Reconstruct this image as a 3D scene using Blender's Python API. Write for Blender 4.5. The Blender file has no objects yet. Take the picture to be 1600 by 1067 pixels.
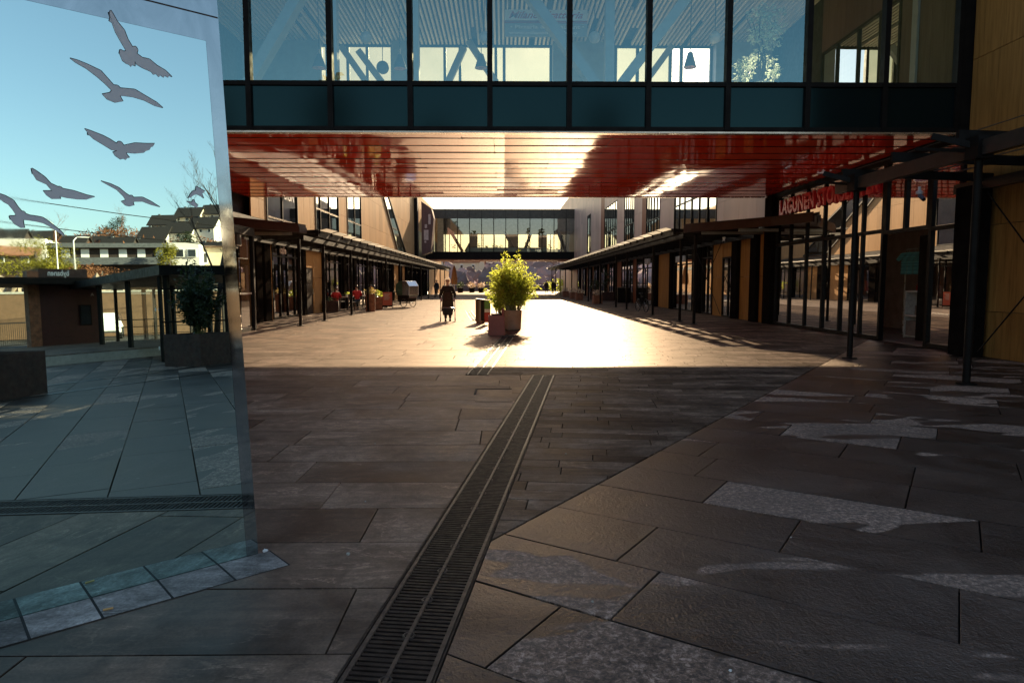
import bpy, bmesh, math, random
from mathutils import Vector, Matrix, Euler
random.seed(7)
SC = bpy.context.scene
COL = SC.collection
PI = math.pi
rad = math.radians

# ------------------------------------------------------------------ camera model
F_PX, PITCH, YAW, CAM_H = 1067.0, rad(4.901), rad(-0.749), 1.5
_cy, _sy, _cp, _sp = math.cos(YAW), math.sin(YAW), math.cos(PITCH), math.sin(PITCH)
C_F = Vector((-_sy*_cp, _cy*_cp, -_sp)); C_R = Vector((_cy, _sy, 0)); C_U = Vector((-_sy*_sp, _cy*_sp, _cp))
def at(x, y, Y):
    """point of the photo pixel (x, y) on the plane at distance Y down the street"""
    r = C_F*F_PX + C_R*(x-800) + C_U*(533.5-y)
    return Vector((0, 0, CAM_H)) + r*(Y/r.y)

# ------------------------------------------------------------------ mesh builder
class MB:
    def __init__(s): s.v = []; s.f = []; s.mi = []; s.m = 0
    def face(s, pts, m=None):
        b = len(s.v); s.v += [tuple(p) for p in pts]; s.f.append(tuple(range(b, b+len(pts)))); s.mi.append(s.m if m is None else m)
    def mesh(s, vs, fs, m=None):
        b = len(s.v); s.v += [tuple(p) for p in vs]
        for f in fs: s.f.append(tuple(i+b for i in f)); s.mi.append(s.m if m is None else m)
    def box(s, a, b, m=None, M=None):
        x0, y0, z0 = [min(a[i], b[i]) for i in range(3)]; x1, y1, z1 = [max(a[i], b[i]) for i in range(3)]
        vs = [(x0,y0,z0),(x1,y0,z0),(x1,y1,z0),(x0,y1,z0),(x0,y0,z1),(x1,y0,z1),(x1,y1,z1),(x0,y1,z1)]
        if M is not None: vs = [M @ Vector(p) for p in vs]
        s.mesh(vs, [(0,3,2,1),(4,5,6,7),(0,1,5,4),(1,2,6,5),(2,3,7,6),(3,0,4,7)], m)
    def beam(s, p, q, w, h, m=None, up=(0,0,1)):
        p, q = Vector(p), Vector(q); d = (q-p).normalized(); up = Vector(up)
        if abs(d.dot(up)) > .98: up = Vector((0,1,0))
        r = d.cross(up).normalized(); u = r.cross(d)
        vs = []
        for c in (p, q):
            for a, b in ((-1,-1),(1,-1),(1,1),(-1,1)): vs.append(c + r*(a*w/2) + u*(b*h/2))
        s.mesh(vs, [(0,1,2,3),(7,6,5,4),(0,4,5,1),(1,5,6,2),(2,6,7,3),(3,7,4,0)], m)
    def tube(s, pts, rr, n=8, m=None, cap=True):
        pts = [Vector(p) for p in pts]
        if not hasattr(rr, '__len__'): rr = [rr]*len(pts)
        b = len(s.v); prev = None
        for i, p in enumerate(pts):
            d = (pts[min(i+1, len(pts)-1)] - pts[max(i-1, 0)]).normalized()
            if prev is None:
                a = Vector((0,0,1)) if abs(d.z) < .9 else Vector((1,0,0)); x = d.cross(a).normalized()
            else: x = (prev - d*prev.dot(d)).normalized()
            prev = x; y = d.cross(x)
            for k in range(n):
                t = 2*PI*k/n; s.v.append(tuple(p + x*(math.cos(t)*rr[i]) + y*(math.sin(t)*rr[i])))
        mm = s.m if m is None else m
        for i in range(len(pts)-1):
            for k in range(n):
                s.f.append((b+i*n+k, b+i*n+(k+1)%n, b+(i+1)*n+(k+1)%n, b+(i+1)*n+k)); s.mi.append(mm)
        if cap:
            s.f.append(tuple(b+k for k in reversed(range(n)))); s.mi.append(mm)
            s.f.append(tuple(b+(len(pts)-1)*n+k for k in range(n))); s.mi.append(mm)
    def lathe(s, prof, c=(0,0,0), n=24, m=None, sx=1, sy=1):
        b = len(s.v); mm = s.m if m is None else m
        for r, z in prof:
            for k in range(n):
                t = 2*PI*k/n; s.v.append((c[0]+math.cos(t)*r*sx, c[1]+math.sin(t)*r*sy, c[2]+z))
        for i in range(len(prof)-1):
            for k in range(n):
                s.f.append((b+i*n+k, b+i*n+(k+1)%n, b+(i+1)*n+(k+1)%n, b+(i+1)*n+k)); s.mi.append(mm)
        s.f.append(tuple(b+k for k in reversed(range(n)))); s.mi.append(mm)
        s.f.append(tuple(b+(len(prof)-1)*n+k for k in range(n))); s.mi.append(mm)
    def prism(s, poly, z0, z1, m=None):
        n = len(poly); vs = [(p[0],p[1],z0) for p in poly]+[(p[0],p[1],z1) for p in poly]
        s.mesh(vs, [tuple(reversed(range(n))), tuple(range(n,2*n))]+[(i,(i+1)%n,n+(i+1)%n,n+i) for i in range(n)], m)
    def rings(s, rings, m=None, cap=True):
        n = len(rings[0]); b = len(s.v); mm = s.m if m is None else m
        for r in rings: s.v += [tuple(p) for p in r]
        for i in range(len(rings)-1):
            for k in range(n):
                s.f.append((b+i*n+k, b+i*n+(k+1)%n, b+(i+1)*n+(k+1)%n, b+(i+1)*n+k)); s.mi.append(mm)
        if cap:
            s.f.append(tuple(b+k for k in reversed(range(n)))); s.mi.append(mm)
            s.f.append(tuple(b+(len(rings)-1)*n+k for k in range(n))); s.mi.append(mm)
    def ball(s, c, r, n=10, m=None):
        rx, ry, rz = r if hasattr(r,'__len__') else (r,r,r)
        rg = []
        for i in range(1, n):
            a = PI*i/n
            rg.append([(c[0]+rx*math.sin(a)*math.cos(2*PI*k/(n+2)), c[1]+ry*math.sin(a)*math.sin(2*PI*k/(n+2)), c[2]-rz*math.cos(a)) for k in range(n+2)])
        s.rings(rg, m)
    def build(s, name, mats, parent=None, smooth=False, bevel=0, kind=None, label=None, auto=None):
        me = bpy.data.meshes.new(name); me.from_pydata(s.v, [], s.f)
        if not isinstance(mats, (list, tuple)): mats = [mats]
        for m in mats: me.materials.append(m)
        me.polygons.foreach_set('material_index', s.mi)
        if smooth or auto: me.polygons.foreach_set('use_smooth', [True]*len(s.f))
        me.update()
        if auto: 
            try: me.set_sharp_from_angle(angle=rad(auto))
            except Exception: pass
        o = bpy.data.objects.new(name, me); COL.objects.link(o)
        if parent: o.parent = parent
        if kind: o['kind'] = kind
        if label: o['label'] = label
        if bevel:
            md = o.modifiers.new('bevel', 'BEVEL'); md.width = bevel; md.segments = 2; md.limit_method = 'ANGLE'; md.angle_limit = rad(40)
        return o

def tag(o, label, cat, group=None):
    o['label'] = label; o['category'] = cat
    if group: o['group'] = group
    return o
def thing(name, label, cat, loc=(0,0,0), rz=0, group=None):
    o = bpy.data.objects.new(name, None); COL.objects.link(o); o.location = loc; o.rotation_euler = (0,0,rz); o.empty_display_size = .3
    return tag(o, label, cat, group)
def copy_thing(o, loc, rz, label=None, parent=None, scale=None):
    c = o.copy(); COL.objects.link(c)
    if parent: c.parent = parent
    else:
        c.location = loc; c.rotation_euler = (0,0,rz)
        if scale: c.scale = (scale,)*3
    if label: c['label'] = label
    for ch in list(o.children): copy_thing(ch, None, 0, None, c)
    return c
def bake(o):
    """apply the modifiers of an object into plain mesh data"""
    dg = bpy.context.evaluated_depsgraph_get(); me = bpy.data.meshes.new_from_object(o.evaluated_get(dg))
    o.modifiers.clear(); o.data = me
    return o
def text_obj(name, body, size, mat, M, extr=.01, bold=0, shear=0, align='LEFT', sx=1, spacing=1, parent=None):
    cu = bpy.data.curves.new(name, 'FONT'); cu.body = body; cu.size = size; cu.extrude = extr; cu.offset = bold; cu.shear = shear
    cu.align_x = align; cu.space_character = spacing; cu.resolution_u = 3
    t = bpy.data.objects.new(name, cu); COL.objects.link(t)
    dg = bpy.context.evaluated_depsgraph_get(); me = bpy.data.meshes.new_from_object(t.evaluated_get(dg))
    bpy.data.objects.remove(t); 
    me.transform(Matrix.Diagonal((sx,1,1,1))); me.transform(M); me.materials.clear(); me.materials.append(mat)
    o = bpy.data.objects.new(name, me); COL.objects.link(o)
    if parent: o.parent = parent
    return o
def frame_M(origin, xdir, ydir):
    x = Vector(xdir).normalized(); y = Vector(ydir).normalized(); z = x.cross(y)
    return Matrix(((x.x,y.x,z.x,origin[0]),(x.y,y.y,z.y,origin[1]),(x.z,y.z,z.z,origin[2]),(0,0,0,1)))

# ------------------------------------------------------------------ materials
class NT:
    def __init__(s, name):
        s.mat = bpy.data.materials.new(name); s.mat.use_nodes = True; s.t = s.mat.node_tree; s.t.nodes.clear()
        s.out = s.n('ShaderNodeOutputMaterial')
    def n(s, typ, **kw):
        nd = s.t.nodes.new(typ)
        for k, v in kw.items():
            if k in nd.inputs: nd.inputs[k].default_value = v
            else: setattr(nd, k, v)
        return nd
    def l(s, a, b): s.t.links.new(a, b)
    def noise(s, vec, scale, detail=4, rough=.55, dist=0):
        n = s.n('ShaderNodeTexNoise'); n.inputs['Scale'].default_value = scale; n.inputs['Detail'].default_value = detail
        n.inputs['Roughness'].default_value = rough; n.inputs['Distortion'].default_value = dist
        if vec is not None: s.l(vec, n.inputs['Vector'])
        return n.outputs['Fac']
    def ramp(s, fac, stops, interp='LINEAR'):
        r = s.n('ShaderNodeValToRGB'); r.color_ramp.interpolation = interp
        el = r.color_ramp.elements
        while len(el) < len(stops): el.new(.5)
        for e, (p, c) in zip(el, stops):
            e.position = p; e.color = (c[0],c[1],c[2],1) if hasattr(c,'__len__') else (c,c,c,1)
        s.l(fac, r.inputs['Fac']); return r.outputs['Color']
    def mix(s, fac, a, b, typ='MIX'):
        m = s.n('ShaderNodeMix', data_type='RGBA', blend_type=typ)
        for i, v in ((0, fac), (6, a), (7, b)):
            sock = m.inputs[i]
            if hasattr(v, 'is_linked'): s.l(v, sock)
            elif hasattr(v, '__len__'): sock.default_value = (v[0],v[1],v[2],1)
            else: sock.default_value = v if i == 0 else (v,v,v,1)
        return m.outputs[2]
    def math(s, op, a, b=0):
        m = s.n('ShaderNodeMath', operation=op)
        for i, v in enumerate((a, b)):
            if hasattr(v, 'is_linked'): s.l(v, m.inputs[i])
            else: m.inputs[i].default_value = v
        return m.outputs[0]
    def coords(s, scale=(1,1,1), rz=0, island=0):
        tc = s.n('ShaderNodeTexCoord'); v = tc.outputs['Object']
        if island:
            g = s.n('ShaderNodeNewGeometry'); s.R = g.outputs['Random Per Island']
            c = s.n('ShaderNodeCombineXYZ')
            s.l(s.math('MULTIPLY', s.R, 97*island), c.inputs[0]); s.l(s.math('MULTIPLY', s.R, 53*island), c.inputs[1]); s.l(s.math('MULTIPLY', s.R, 31*island), c.inputs[2])
            a = s.n('ShaderNodeVectorMath', operation='ADD'); s.l(v, a.inputs[0]); s.l(c.outputs[0], a.inputs[1]); v = a.outputs[0]
        mp = s.n('ShaderNodeMapping'); mp.inputs['Scale'].default_value = scale; mp.inputs['Rotation'].default_value = (0,0,rz)
        s.l(v, mp.inputs['Vector']); return mp.outputs[0]
    def bsdf(s, base, rough=.5, metal=0, bump=None, bstr=.2, bdist=.01, **kw):
        b = s.n('ShaderNodeBsdfPrincipled')
        for nm, v in [('Base Color', base), ('Roughness', rough), ('Metallic', metal)] + [(k.replace('_',' '), x) for k, x in kw.items()]:
            sk = b.inputs[nm]
            if hasattr(v, 'is_linked'): s.l(v, sk)
            elif hasattr(v, '__len__'): sk.default_value = (v[0],v[1],v[2],1)
            else: sk.default_value = v
        if bump is not None:
            bp = s.n('ShaderNodeBump'); bp.inputs['Strength'].default_value = bstr; bp.inputs['Distance'].default_value = bdist
            s.l(bump, bp.inputs['Height']); s.l(bp.outputs[0], b.inputs['Normal'])
        return b.outputs[0]
    def done(s, sh): s.l(sh, s.out.inputs['Surface']); return s.mat

def plain(name, col, rough=.5, metal=0, var=.25, scale=3, stretch=(1,1,1), bump=0, island=0, ivar=0, **kw):
    t = NT(name); v = t.coords(stretch, island=island)
    f = t.noise(v, scale, 5, .6)
    lo = [c*(1-var) for c in col]; hi = [min(1, c*(1+var)) for c in col]
    c = t.ramp(f, [(.3, lo), (.7, hi)])
    if ivar:
        k = t.n('ShaderNodeMapRange'); k.inputs['To Min'].default_value = 1-ivar; k.inputs['To Max'].default_value = 1+ivar
        t.l(t.R, k.inputs['Value']); c = t.mix(1, c, k.outputs[0], 'MULTIPLY')
    r = t.ramp(t.noise(v, scale*2.3, 3), [(.3, max(0, rough*.8)), (.7, min(1, rough*1.2))])
    return t.done(t.bsdf(c, r, metal, t.noise(v, scale*8, 4) if bump else None, bump, **kw))

def stone(name, dark, light, patch=0, bright=1, rough=(.42,.66), speck=70, bump=.35, vein=.55, spec=.3, cap=.3):
    t = NT(name); p = t.coords(island=1); R = t.R
    q = t.coords((1, 3.2, 1), .5, island=1)
    n1 = t.noise(p, 1.1, 9, .62, 1.2)
    c = t.ramp(n1, [(.28, dark), (.75, light)])
    nv = t.noise(q, 1.0, 9, .62, 1.6)
    vm = t.ramp(nv, [(.485, 0), (.5, vein), (.507, vein*.4), (.53, 0)])
    vm = t.math('MULTIPLY', vm, t.ramp(t.noise(p, 1.7, 4), [(.45, 0), (.62, 1)]))
    c = t.mix(vm, c, [min(1, x*2.0+.015) for x in light])
    sc = t.noise(t.coords((.35, 6, 1), -.35, island=1), 2.2, 8, .7, .4)
    c = t.mix(1, c, t.ramp(sc, [(.3, .62), (.55, 1.0), (.75, 1.5)]), 'MULTIPLY')
    n3 = t.noise(p, speck, 3, .6)
    c = t.mix(1, c, t.ramp(n3, [(.3, .72), (.7, 1.28)]), 'MULTIPLY')
    k = t.n('ShaderNodeMapRange'); k.inputs['To Min'].default_value = .5*bright; k.inputs['To Max'].default_value = 1.55*bright
    t.l(R, k.inputs['Value']); c = t.mix(1, c, k.outputs[0], 'MULTIPLY')
    pm = None
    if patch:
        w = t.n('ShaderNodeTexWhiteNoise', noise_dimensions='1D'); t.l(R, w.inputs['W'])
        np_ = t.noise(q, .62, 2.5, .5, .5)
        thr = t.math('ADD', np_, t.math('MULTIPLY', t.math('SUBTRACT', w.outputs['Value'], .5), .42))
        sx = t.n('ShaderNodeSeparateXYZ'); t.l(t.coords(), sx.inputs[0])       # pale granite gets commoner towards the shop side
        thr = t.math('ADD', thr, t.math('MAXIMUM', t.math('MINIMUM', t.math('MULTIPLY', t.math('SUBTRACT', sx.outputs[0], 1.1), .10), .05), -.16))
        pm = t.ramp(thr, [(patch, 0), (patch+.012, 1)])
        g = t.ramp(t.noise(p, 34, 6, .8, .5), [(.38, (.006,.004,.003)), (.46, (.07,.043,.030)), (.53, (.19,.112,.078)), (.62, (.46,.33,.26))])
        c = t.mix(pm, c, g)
    # scuffs, chewing-gum dots and dirt with a shape of their own
    dt = t.ramp(t.noise(t.coords(), .55, 8, .7, .9), [(.36, .42), (.5, .95), (.66, 1.45)])
    c = t.mix(.9, c, dt, 'MULTIPLY')
    cl = t.ramp(t.noise(p, 5.5, 5, .7, 1.0), [(.32, .6), (.5, 1), (.72, 1.5)]); c = t.mix(1, c, cl, 'MULTIPLY')
    vo = t.n('ShaderNodeTexVoronoi'); vo.inputs['Scale'].default_value = 3.2; t.l(t.coords(), vo.inputs['Vector'])
    sp = t.n('ShaderNodeSeparateColor'); t.l(vo.outputs['Color'], sp.inputs[0])
    dot = t.math('MULTIPLY', t.ramp(vo.outputs['Distance'], [(.045, 1), (.065, 0)]), t.math('GREATER_THAN', sp.outputs[0], .72))
    c = t.mix(t.math('MULTIPLY', dot, .55), c, (.17,.15,.135))
    r = t.ramp(n1, [(.3, rough[0]), (.7, rough[1])])
    if pm is not None: r = t.mix(pm, r, .6)
    h = t.math('ADD', t.math('MULTIPLY', n1, 1.6), t.math('MULTIPLY', n3, .55))
    h = t.math('ADD', h, t.math('MULTIPLY', t.noise(p, 26, 3, .6), .6))
    # rough stone: diffuse body under a weak sheen that only partly follows Fresnel
    bp = t.n('ShaderNodeBump'); bp.inputs['Strength'].default_value = bump; bp.inputs['Distance'].default_value = .006; t.l(h, bp.inputs['Height'])
    df = t.n('ShaderNodeBsdfDiffuse'); df.inputs['Roughness'].default_value = .8; t.l(c, df.inputs['Color']); t.l(bp.outputs[0], df.inputs['Normal'])
    gl = t.n('ShaderNodeBsdfGlossy'); gl.inputs['Color'].default_value = (1,.89,.80,1); t.l(r, gl.inputs['Roughness']); t.l(bp.outputs[0], gl.inputs['Normal'])
    fr = t.n('ShaderNodeFresnel'); fr.inputs['IOR'].default_value = 1.45
    wet = t.ramp(t.noise(t.coords(), .8, 5, .6, .5), [(.35, .55), (.65, 1.25)])
    m = t.n('ShaderNodeMixShader'); t.l(t.math('MINIMUM', t.math('MULTIPLY', t.math('MULTIPLY', fr.outputs[0], spec), wet), cap), m.inputs[0]); t.l(df.outputs[0], m.inputs[1]); t.l(gl.outputs[0], m.inputs[2])
    return t.done(m.outputs[0])

def glass(name, tint=(.9,.95,.95), base=.05, gain=1.0, gloss=(1,1,1), rough=0, ripple=0):
    t = NT(name); fr = t.n('ShaderNodeFresnel'); fr.inputs['IOR'].default_value = 1.5
    fac = t.math('MINIMUM', t.math('ADD', t.math('MULTIPLY', fr.outputs[0], gain), base), 1)
    tr = t.n('ShaderNodeBsdfTransparent'); tr.inputs[0].default_value = (*tint, 1)
    gl = t.n('ShaderNodeBsdfGlossy'); gl.inputs['Color'].default_value = (*gloss, 1); gl.inputs['Roughness'].default_value = rough
    if ripple:
        bp = t.n('ShaderNodeBump'); bp.inputs['Strength'].default_value = ripple; bp.inputs['Distance'].default_value = .05
        t.l(t.noise(t.coords(), .9, 1), bp.inputs['Height']); t.l(bp.outputs[0], gl.inputs['Normal'])
    m = t.n('ShaderNodeMixShader'); t.l(fac, m.inputs[0]); t.l(tr.outputs[0], m.inputs[1]); t.l(gl.outputs[0], m.inputs[2])
    return t.done(m.outputs[0])

def leaf(name, col, trans, tf=.45, rough=.45):
    t = NT(name); p = t.coords(island=1)
    k = t.n('ShaderNodeMapRange'); k.inputs['To Min'].default_value = .55; k.inputs['To Max'].default_value = 1.45; t.l(t.R, k.inputs['Value'])
    a = t.mix(1, col, k.outputs[0], 'MULTIPLY'); b = t.mix(1, trans, k.outputs[0], 'MULTIPLY')
    d = t.bsdf(a, rough, Specular_IOR_Level=.5 if rough < .6 else .05); tr = t.n('ShaderNodeBsdfTranslucent'); t.l(b, tr.inputs[0])
    m = t.n('ShaderNodeMixShader'); m.inputs[0].default_value = tf; t.l(d, m.inputs[1]); t.l(tr.outputs[0], m.inputs[2])
    return t.done(m.outputs[0])

def cladding(name, col, col2, rough=.45, grain=1.0, ivar=.1):
    t = NT(name); p = t.coords((1,1,.06), island=1)
    g = t.ramp(t.noise(p, 14, 4, .7), [(.3, 1-.35*grain), (.5, 1), (.75, 1+.25*grain)])
    big = t.ramp(t.noise(t.coords((1,1,.35)), .6, 5), [(.35, col), (.7, col2)])
    c = t.mix(1, big, g, 'MULTIPLY')
    k = t.n('ShaderNodeMapRange'); k.inputs['To Min'].default_value = 1-ivar; k.inputs['To Max'].default_value = 1+ivar; t.l(t.R, k.inputs['Value'])
    c = t.mix(1, c, k.outputs[0], 'MULTIPLY')
    return t.done(t.bsdf(c, rough, 0, t.noise(p, 30, 3), .08, .004, Specular_IOR_Level=.03))

M = {}
M['stone_left'] = stone('slate_slabs', (.033,.021,.015), (.225,.148,.102), bump=.5, spec=1.0, cap=.115, rough=(.40,.58))
M['stone_mid'] = stone('slate_setts', (.042,.028,.021), (.185,.125,.09), bump=.35, spec=.9, cap=.042, rough=(.34,.5))
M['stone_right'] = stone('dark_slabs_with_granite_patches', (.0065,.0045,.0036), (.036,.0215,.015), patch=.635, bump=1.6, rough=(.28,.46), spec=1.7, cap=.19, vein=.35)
M['stone_ring'] = stone('pale_setts', (.13,.122,.112), (.44,.415,.385), bump=.5, vein=.3)
M['mortar'] = plain('dark_joint', (.018,.016,.015), .9)
M['asphalt'] = plain('asphalt', (.05,.05,.05), .9, scale=8)
M['iron'] = plain('cast_iron', (.040,.028,.022), .6, 0, var=.5, scale=14, Specular_IOR_Level=.12)
M['iron_edge'] = plain('worn_iron_edge', (.10,.072,.056), .5, .2, var=.4, scale=20, Specular_IOR_Level=.2)
M['black'] = plain('black_painted_steel', (.011,.009,.008), .5, 0, var=.3, Specular_IOR_Level=.10)
M['black_matt'] = plain('matt_black_steel', (.012,.010,.009), .7, 0, var=.3, Specular_IOR_Level=0)
M['dark_metal'] = plain('dark_bronze_metal', (.045,.036,.030), .35, .3, var=.3)
M['brown_fascia'] = plain('brown_fascia', (.05,.026,.020), .45, 0)
M['louvre'] = plain('louvre_aluminium', (.34,.31,.27), .4, .5, var=.15)
M['interior'] = plain('dark_interior', (.03,.026,.024), .8)
M['interior_mid'] = plain('shop_interior', (.26,.20,.16), .8)
M['clad_left'] = cladding('ochre_cladding', (.42,.235,.10), (.50,.29,.13), .5, .35)
M['clad_right'] = cladding('brown_bamboo_cladding', (.31,.150,.042), (.40,.205,.062), .5, 1.0)
M['clad_rose'] = cladding('rose_grey_cladding', (.55,.40,.32), (.63,.47,.385), .45, .15)
M['clad_rust'] = cladding('rust_red_cladding', (.24,.085,.045), (.30,.12,.065), .5, .5)
M['clad_dark'] = cladding('dark_plum_cladding', (.15,.09,.085), (.20,.125,.115), .45, .5)
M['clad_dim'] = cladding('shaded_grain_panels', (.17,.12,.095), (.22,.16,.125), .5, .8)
M['glass_shop'] = glass('shop_glass', (.72,.72,.68), .10, 1.6, ripple=.012)
M['glass_upper'] = glass('upper_window_glass', (.5,.52,.52), .14, 1.6, (.95,1,1), ripple=.02)
M['glass_bridge'] = glass('coated_bridge_glass', (.92,.96,.97), .165, 1.0, (.50,.95,1.0))
M['glass_clear'] = glass('clear_glass', (.88,.92,.9), .02, 1.0)
t = NT('frosted_pale_glass'); tr = t.n('ShaderNodeBsdfTransparent'); tr.inputs[0].default_value = (.22,.25,.21,1); tl_ = t.n('ShaderNodeBsdfTranslucent'); t.l(t.ramp(t.noise(t.coords(), .6, 4), [(.3, (.11,.125,.09)), (.7, (.17,.18,.14))]), tl_.inputs[0])
m = t.n('ShaderNodeMixShader'); m.inputs[0].default_value = .62; t.l(tr.outputs[0], m.inputs[1]); t.l(tl_.outputs[0], m.inputs[2]); M['glass_rear'] = t.done(m.outputs[0])
t = NT('dark_spandrel_glass'); M['spandrel'] = t.done(t.bsdf((.005,.009,.011), .13, 0, IOR=1.36, bump=t.noise(t.coords(), .5, 2), bstr=.02, bdist=.05, Specular_Tint=(.42,.98,1.0)))
# glossy red soffit
t = NT('gloss_red_panel'); p = t.coords(island=1)
M['red_gloss'] = t.done(t.bsdf(t.ramp(t.noise(p, 1.5, 4), [(.3, (.86,.062,.022)), (.7, (.95,.08,.03))]), t.ramp(t.noise(t.coords(), 1.1, 6, .65), [(.4,.03),(.75,.10)]), 0, t.noise(t.coords((.5,1,1), island=.3), 1.2, 2, .5), .03, .02, IOR=2.0))
M['wood_slat'] = plain('pale_wood_slats', (.74,.68,.60), .5, 0, var=.2, scale=2, stretch=(8,.5,8), island=1, ivar=.25)
M['ceiling_void'] = plain('grey_ceiling_void', (.06,.075,.085), .8)
M['white_steel'] = plain('white_painted_steel', (.36,.40,.42), .5, 0, var=.1)
M['sill'] = plain('pale_sill', (.6,.55,.42), .4, 0, var=.1)
M['trim'] = plain('reflective_edge_trim', (.55,.45,.36), .25, .8, var=.15)
M['corten'] = plain('corten_steel', (.20,.075,.035), .7, 0, var=.5, scale=5, bump=.1)
M['corten_dark'] = plain('dark_corten_steel', (.042,.016,.011), .7, 0, var=.5, scale=4, bump=.1)
M['red_box'] = plain('oxide_red_paint', (.27,.072,.045), .5, 0, var=.25)
M['kiosk_red'] = plain('dark_red_kiosk_panel', (.05,.010,.008), .5, 0, var=.25)
M['concrete'] = plain('pale_concrete', (.42,.40,.36), .8, 0, var=.15, scale=9, bump=.1)
M['pot'] = plain('brown_clay_pot', (.29,.19,.125), .55, 0, var=.2, scale=4)
M['soil'] = plain('soil', (.03,.022,.015), .95)
M['bin'] = plain('bronze_bin_metal', (.16,.115,.085), .35, .6, var=.2, stretch=(6,6,.4))
M['leaf_bamboo'] = leaf('bamboo_leaf', (.20,.27,.04), (.58,.64,.09), .5)
M['leaf_dark'] = leaf('dark_green_leaf', (.02,.032,.012), (.05,.075,.015), .3)
M['leaf_ficus'] = leaf('ficus_leaf', (.55,.66,.55), (.55,.65,.5), .4)
M['leaf_grass'] = leaf('dry_grass', (.3,.24,.1), (.4,.3,.1), .4)
M['cane'] = plain('bamboo_cane', (.16,.15,.05), .5)
M['bark'] = plain('bark', (.05,.035,.028), .85, 0, var=.4, scale=12)
M['white'] = plain('white_paint', (.75,.74,.72), .45, 0, var=.05)
M['green_paint'] = plain('green_paint', (.12,.30,.07), .4)
M['red_paint'] = plain('red_paint', (.45,.04,.03), .4)
M['sign_red'] = plain('red_sign_letter', (.92,.045,.065), .4, 0, var=.1)
M['board_red'] = plain('coral_board', (.62,.15,.10), .5, 0, var=.08)
M['pink_panel'] = plain('pale_pink_panel', (.6,.48,.45), .5)
M['canvas'] = plain('tan_canvas', (.33,.19,.075), .8, 0, var=.25, stretch=(6,6,.6), scale=4)
M['rubber'] = plain('black_rubber', (.015,.015,.015), .7)
M['chrome'] = plain('bare_metal_tube', (.5,.48,.45), .3, .9)
M['skin'] = plain('skin', (.55,.33,.24), .5, 0, var=.08)
M['hair_white'] = leaf('white_hair', (.82,.78,.72), (.85,.80,.72), .5, .8)
M['hair_dark'] = plain('dark_hair', (.02,.015,.012), .6)
M['coat'] = plain('dark_wool_coat', (.016,.011,.010), .85, 0, var=.3, scale=12)
M['skirt'] = plain('brown_skirt', (.045,.026,.018), .85, 0, var=.3, scale=12)
M['jacket_red'] = plain('red_jacket', (.62,.02,.02), .7, 0, var=.15, scale=10)
M['dark_cloth'] = plain('dark_clothing', (.02,.02,.024), .85, 0, var=.3, scale=10)
M['jeans'] = plain('dark_blue_cloth', (.03,.035,.06), .85)
M['hood_green'] = plain('green_canvas_hood', (.035,.075,.045), .7, 0, var=.2)
M['plastic_clear'] = glass('clear_plastic_cover', (.80,.78,.72), .05, .7, rough=.25)
M['mint'] = plain('mint_striped_cloth', (.16,.40,.36), .8, 0, var=.5, scale=7, stretch=(.2,.2,6))
M['yellow'] = plain('yellow_cloth', (.8,.5,.03), .7)
M['orange'] = plain('orange_red_cloth', (.75,.12,.02), .7)
M['lamp_pink'] = plain('lamp_inner_pink', (.55,.24,.2), .6)
M['lamp_grey'] = plain('lamp_outer_grey', (.10,.12,.17), .5)
M['globe'] = plain('frosted_globe', (.5,.55,.6), .5)
M['gull'] = plain('etched_matt_steel', (.74,.73,.73), .8, 0, var=.10, scale=1.2)
M['gull_edge'] = plain('etched_outline', (.012,.012,.012), .6)
t = NT('mirror_polished_steel'); wv = t.noise(t.coords(), .55, 1)
sm = t.ramp(t.noise(t.coords((1,1,.35)), 2.6, 8, .7), [(.52, .0), (.75, .05)])
M['mirror'] = t.done(t.bsdf((.71,.985,.955), t.math('ADD', sm, .003), 1, wv, .012, .03))
t = NT('brushed_steel_border'); sm = t.noise(t.coords((1,1,.5)), 5, 9, .72, .8)
M['steel_border'] = t.done(t.bsdf(t.ramp(sm, [(.3, (.42,.52,.53)), (.7, (.60,.70,.71))]), t.ramp(sm, [(.35,.015),(.75,.13)]), 1, sm, .02, .004))
M['rust_seam'] = plain('rusty_seam', (.06,.035,.02), .8, 0, var=.6, scale=30)
M['rail'] = plain('tram_rail_steel', (.08,.075,.07), .35, .8)
M['roof'] = plain('dark_roof_tiles', (.012,.009,.008), .9, 0, var=.3, scale=4)
M['roof_red'] = plain('terracotta_roof', (.24,.10,.055), .8, 0, var=.3)
M['wall_white'] = plain('white_render', (.62,.58,.54), .8, 0, var=.08)
M['wall_cream'] = plain('cream_render', (.6,.5,.36), .8, 0, var=.08)
M['wall_dark'] = plain('dark_boarding', (.03,.018,.014), .8, 0, var=.2)
M['wall_grey'] = plain('grey_boarding', (.09,.095,.105), .8)
M['window_dark'] = plain('dark_window_pane', (.02,.022,.026), .15)
M['rock'] = plain('sunlit_rock', (.20,.15,.11), .9, 0, var=.75, scale=1.4, bump=.6)
M['hill'] = plain('dry_hillside', (.12,.075,.045), .95, 0, var=.5, scale=.12, Specular_IOR_Level=0)
M['hill_far'] = plain('hazed_far_hillside', (.32,.235,.22), .95, 0, var=.4, scale=.06, Specular_IOR_Level=0)  # pale mauve: distance haze is mixed into the colour, no air is modelled
M['shrub_brown'] = leaf('russet_twigs', (.17,.075,.04), (.2,.09,.04), .25, .9)
M['shrub_far'] = leaf('hazed_bare_wood', (.30,.215,.20), (.10,.07,.065), .0, .9)  # twigs lightened towards mauve to stand in for haze over the far hill
M['hedge'] = leaf('yellow_green_hedge', (.16,.14,.02), (.2,.18,.03), .25, .7)
M['conifer'] = leaf('conifer_needles', (.025,.035,.015), (.03,.04,.02), .2, .8)
M['hoarding'] = plain('pale_wall', (.15,.085,.048), .8, 0, var=.15)
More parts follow.
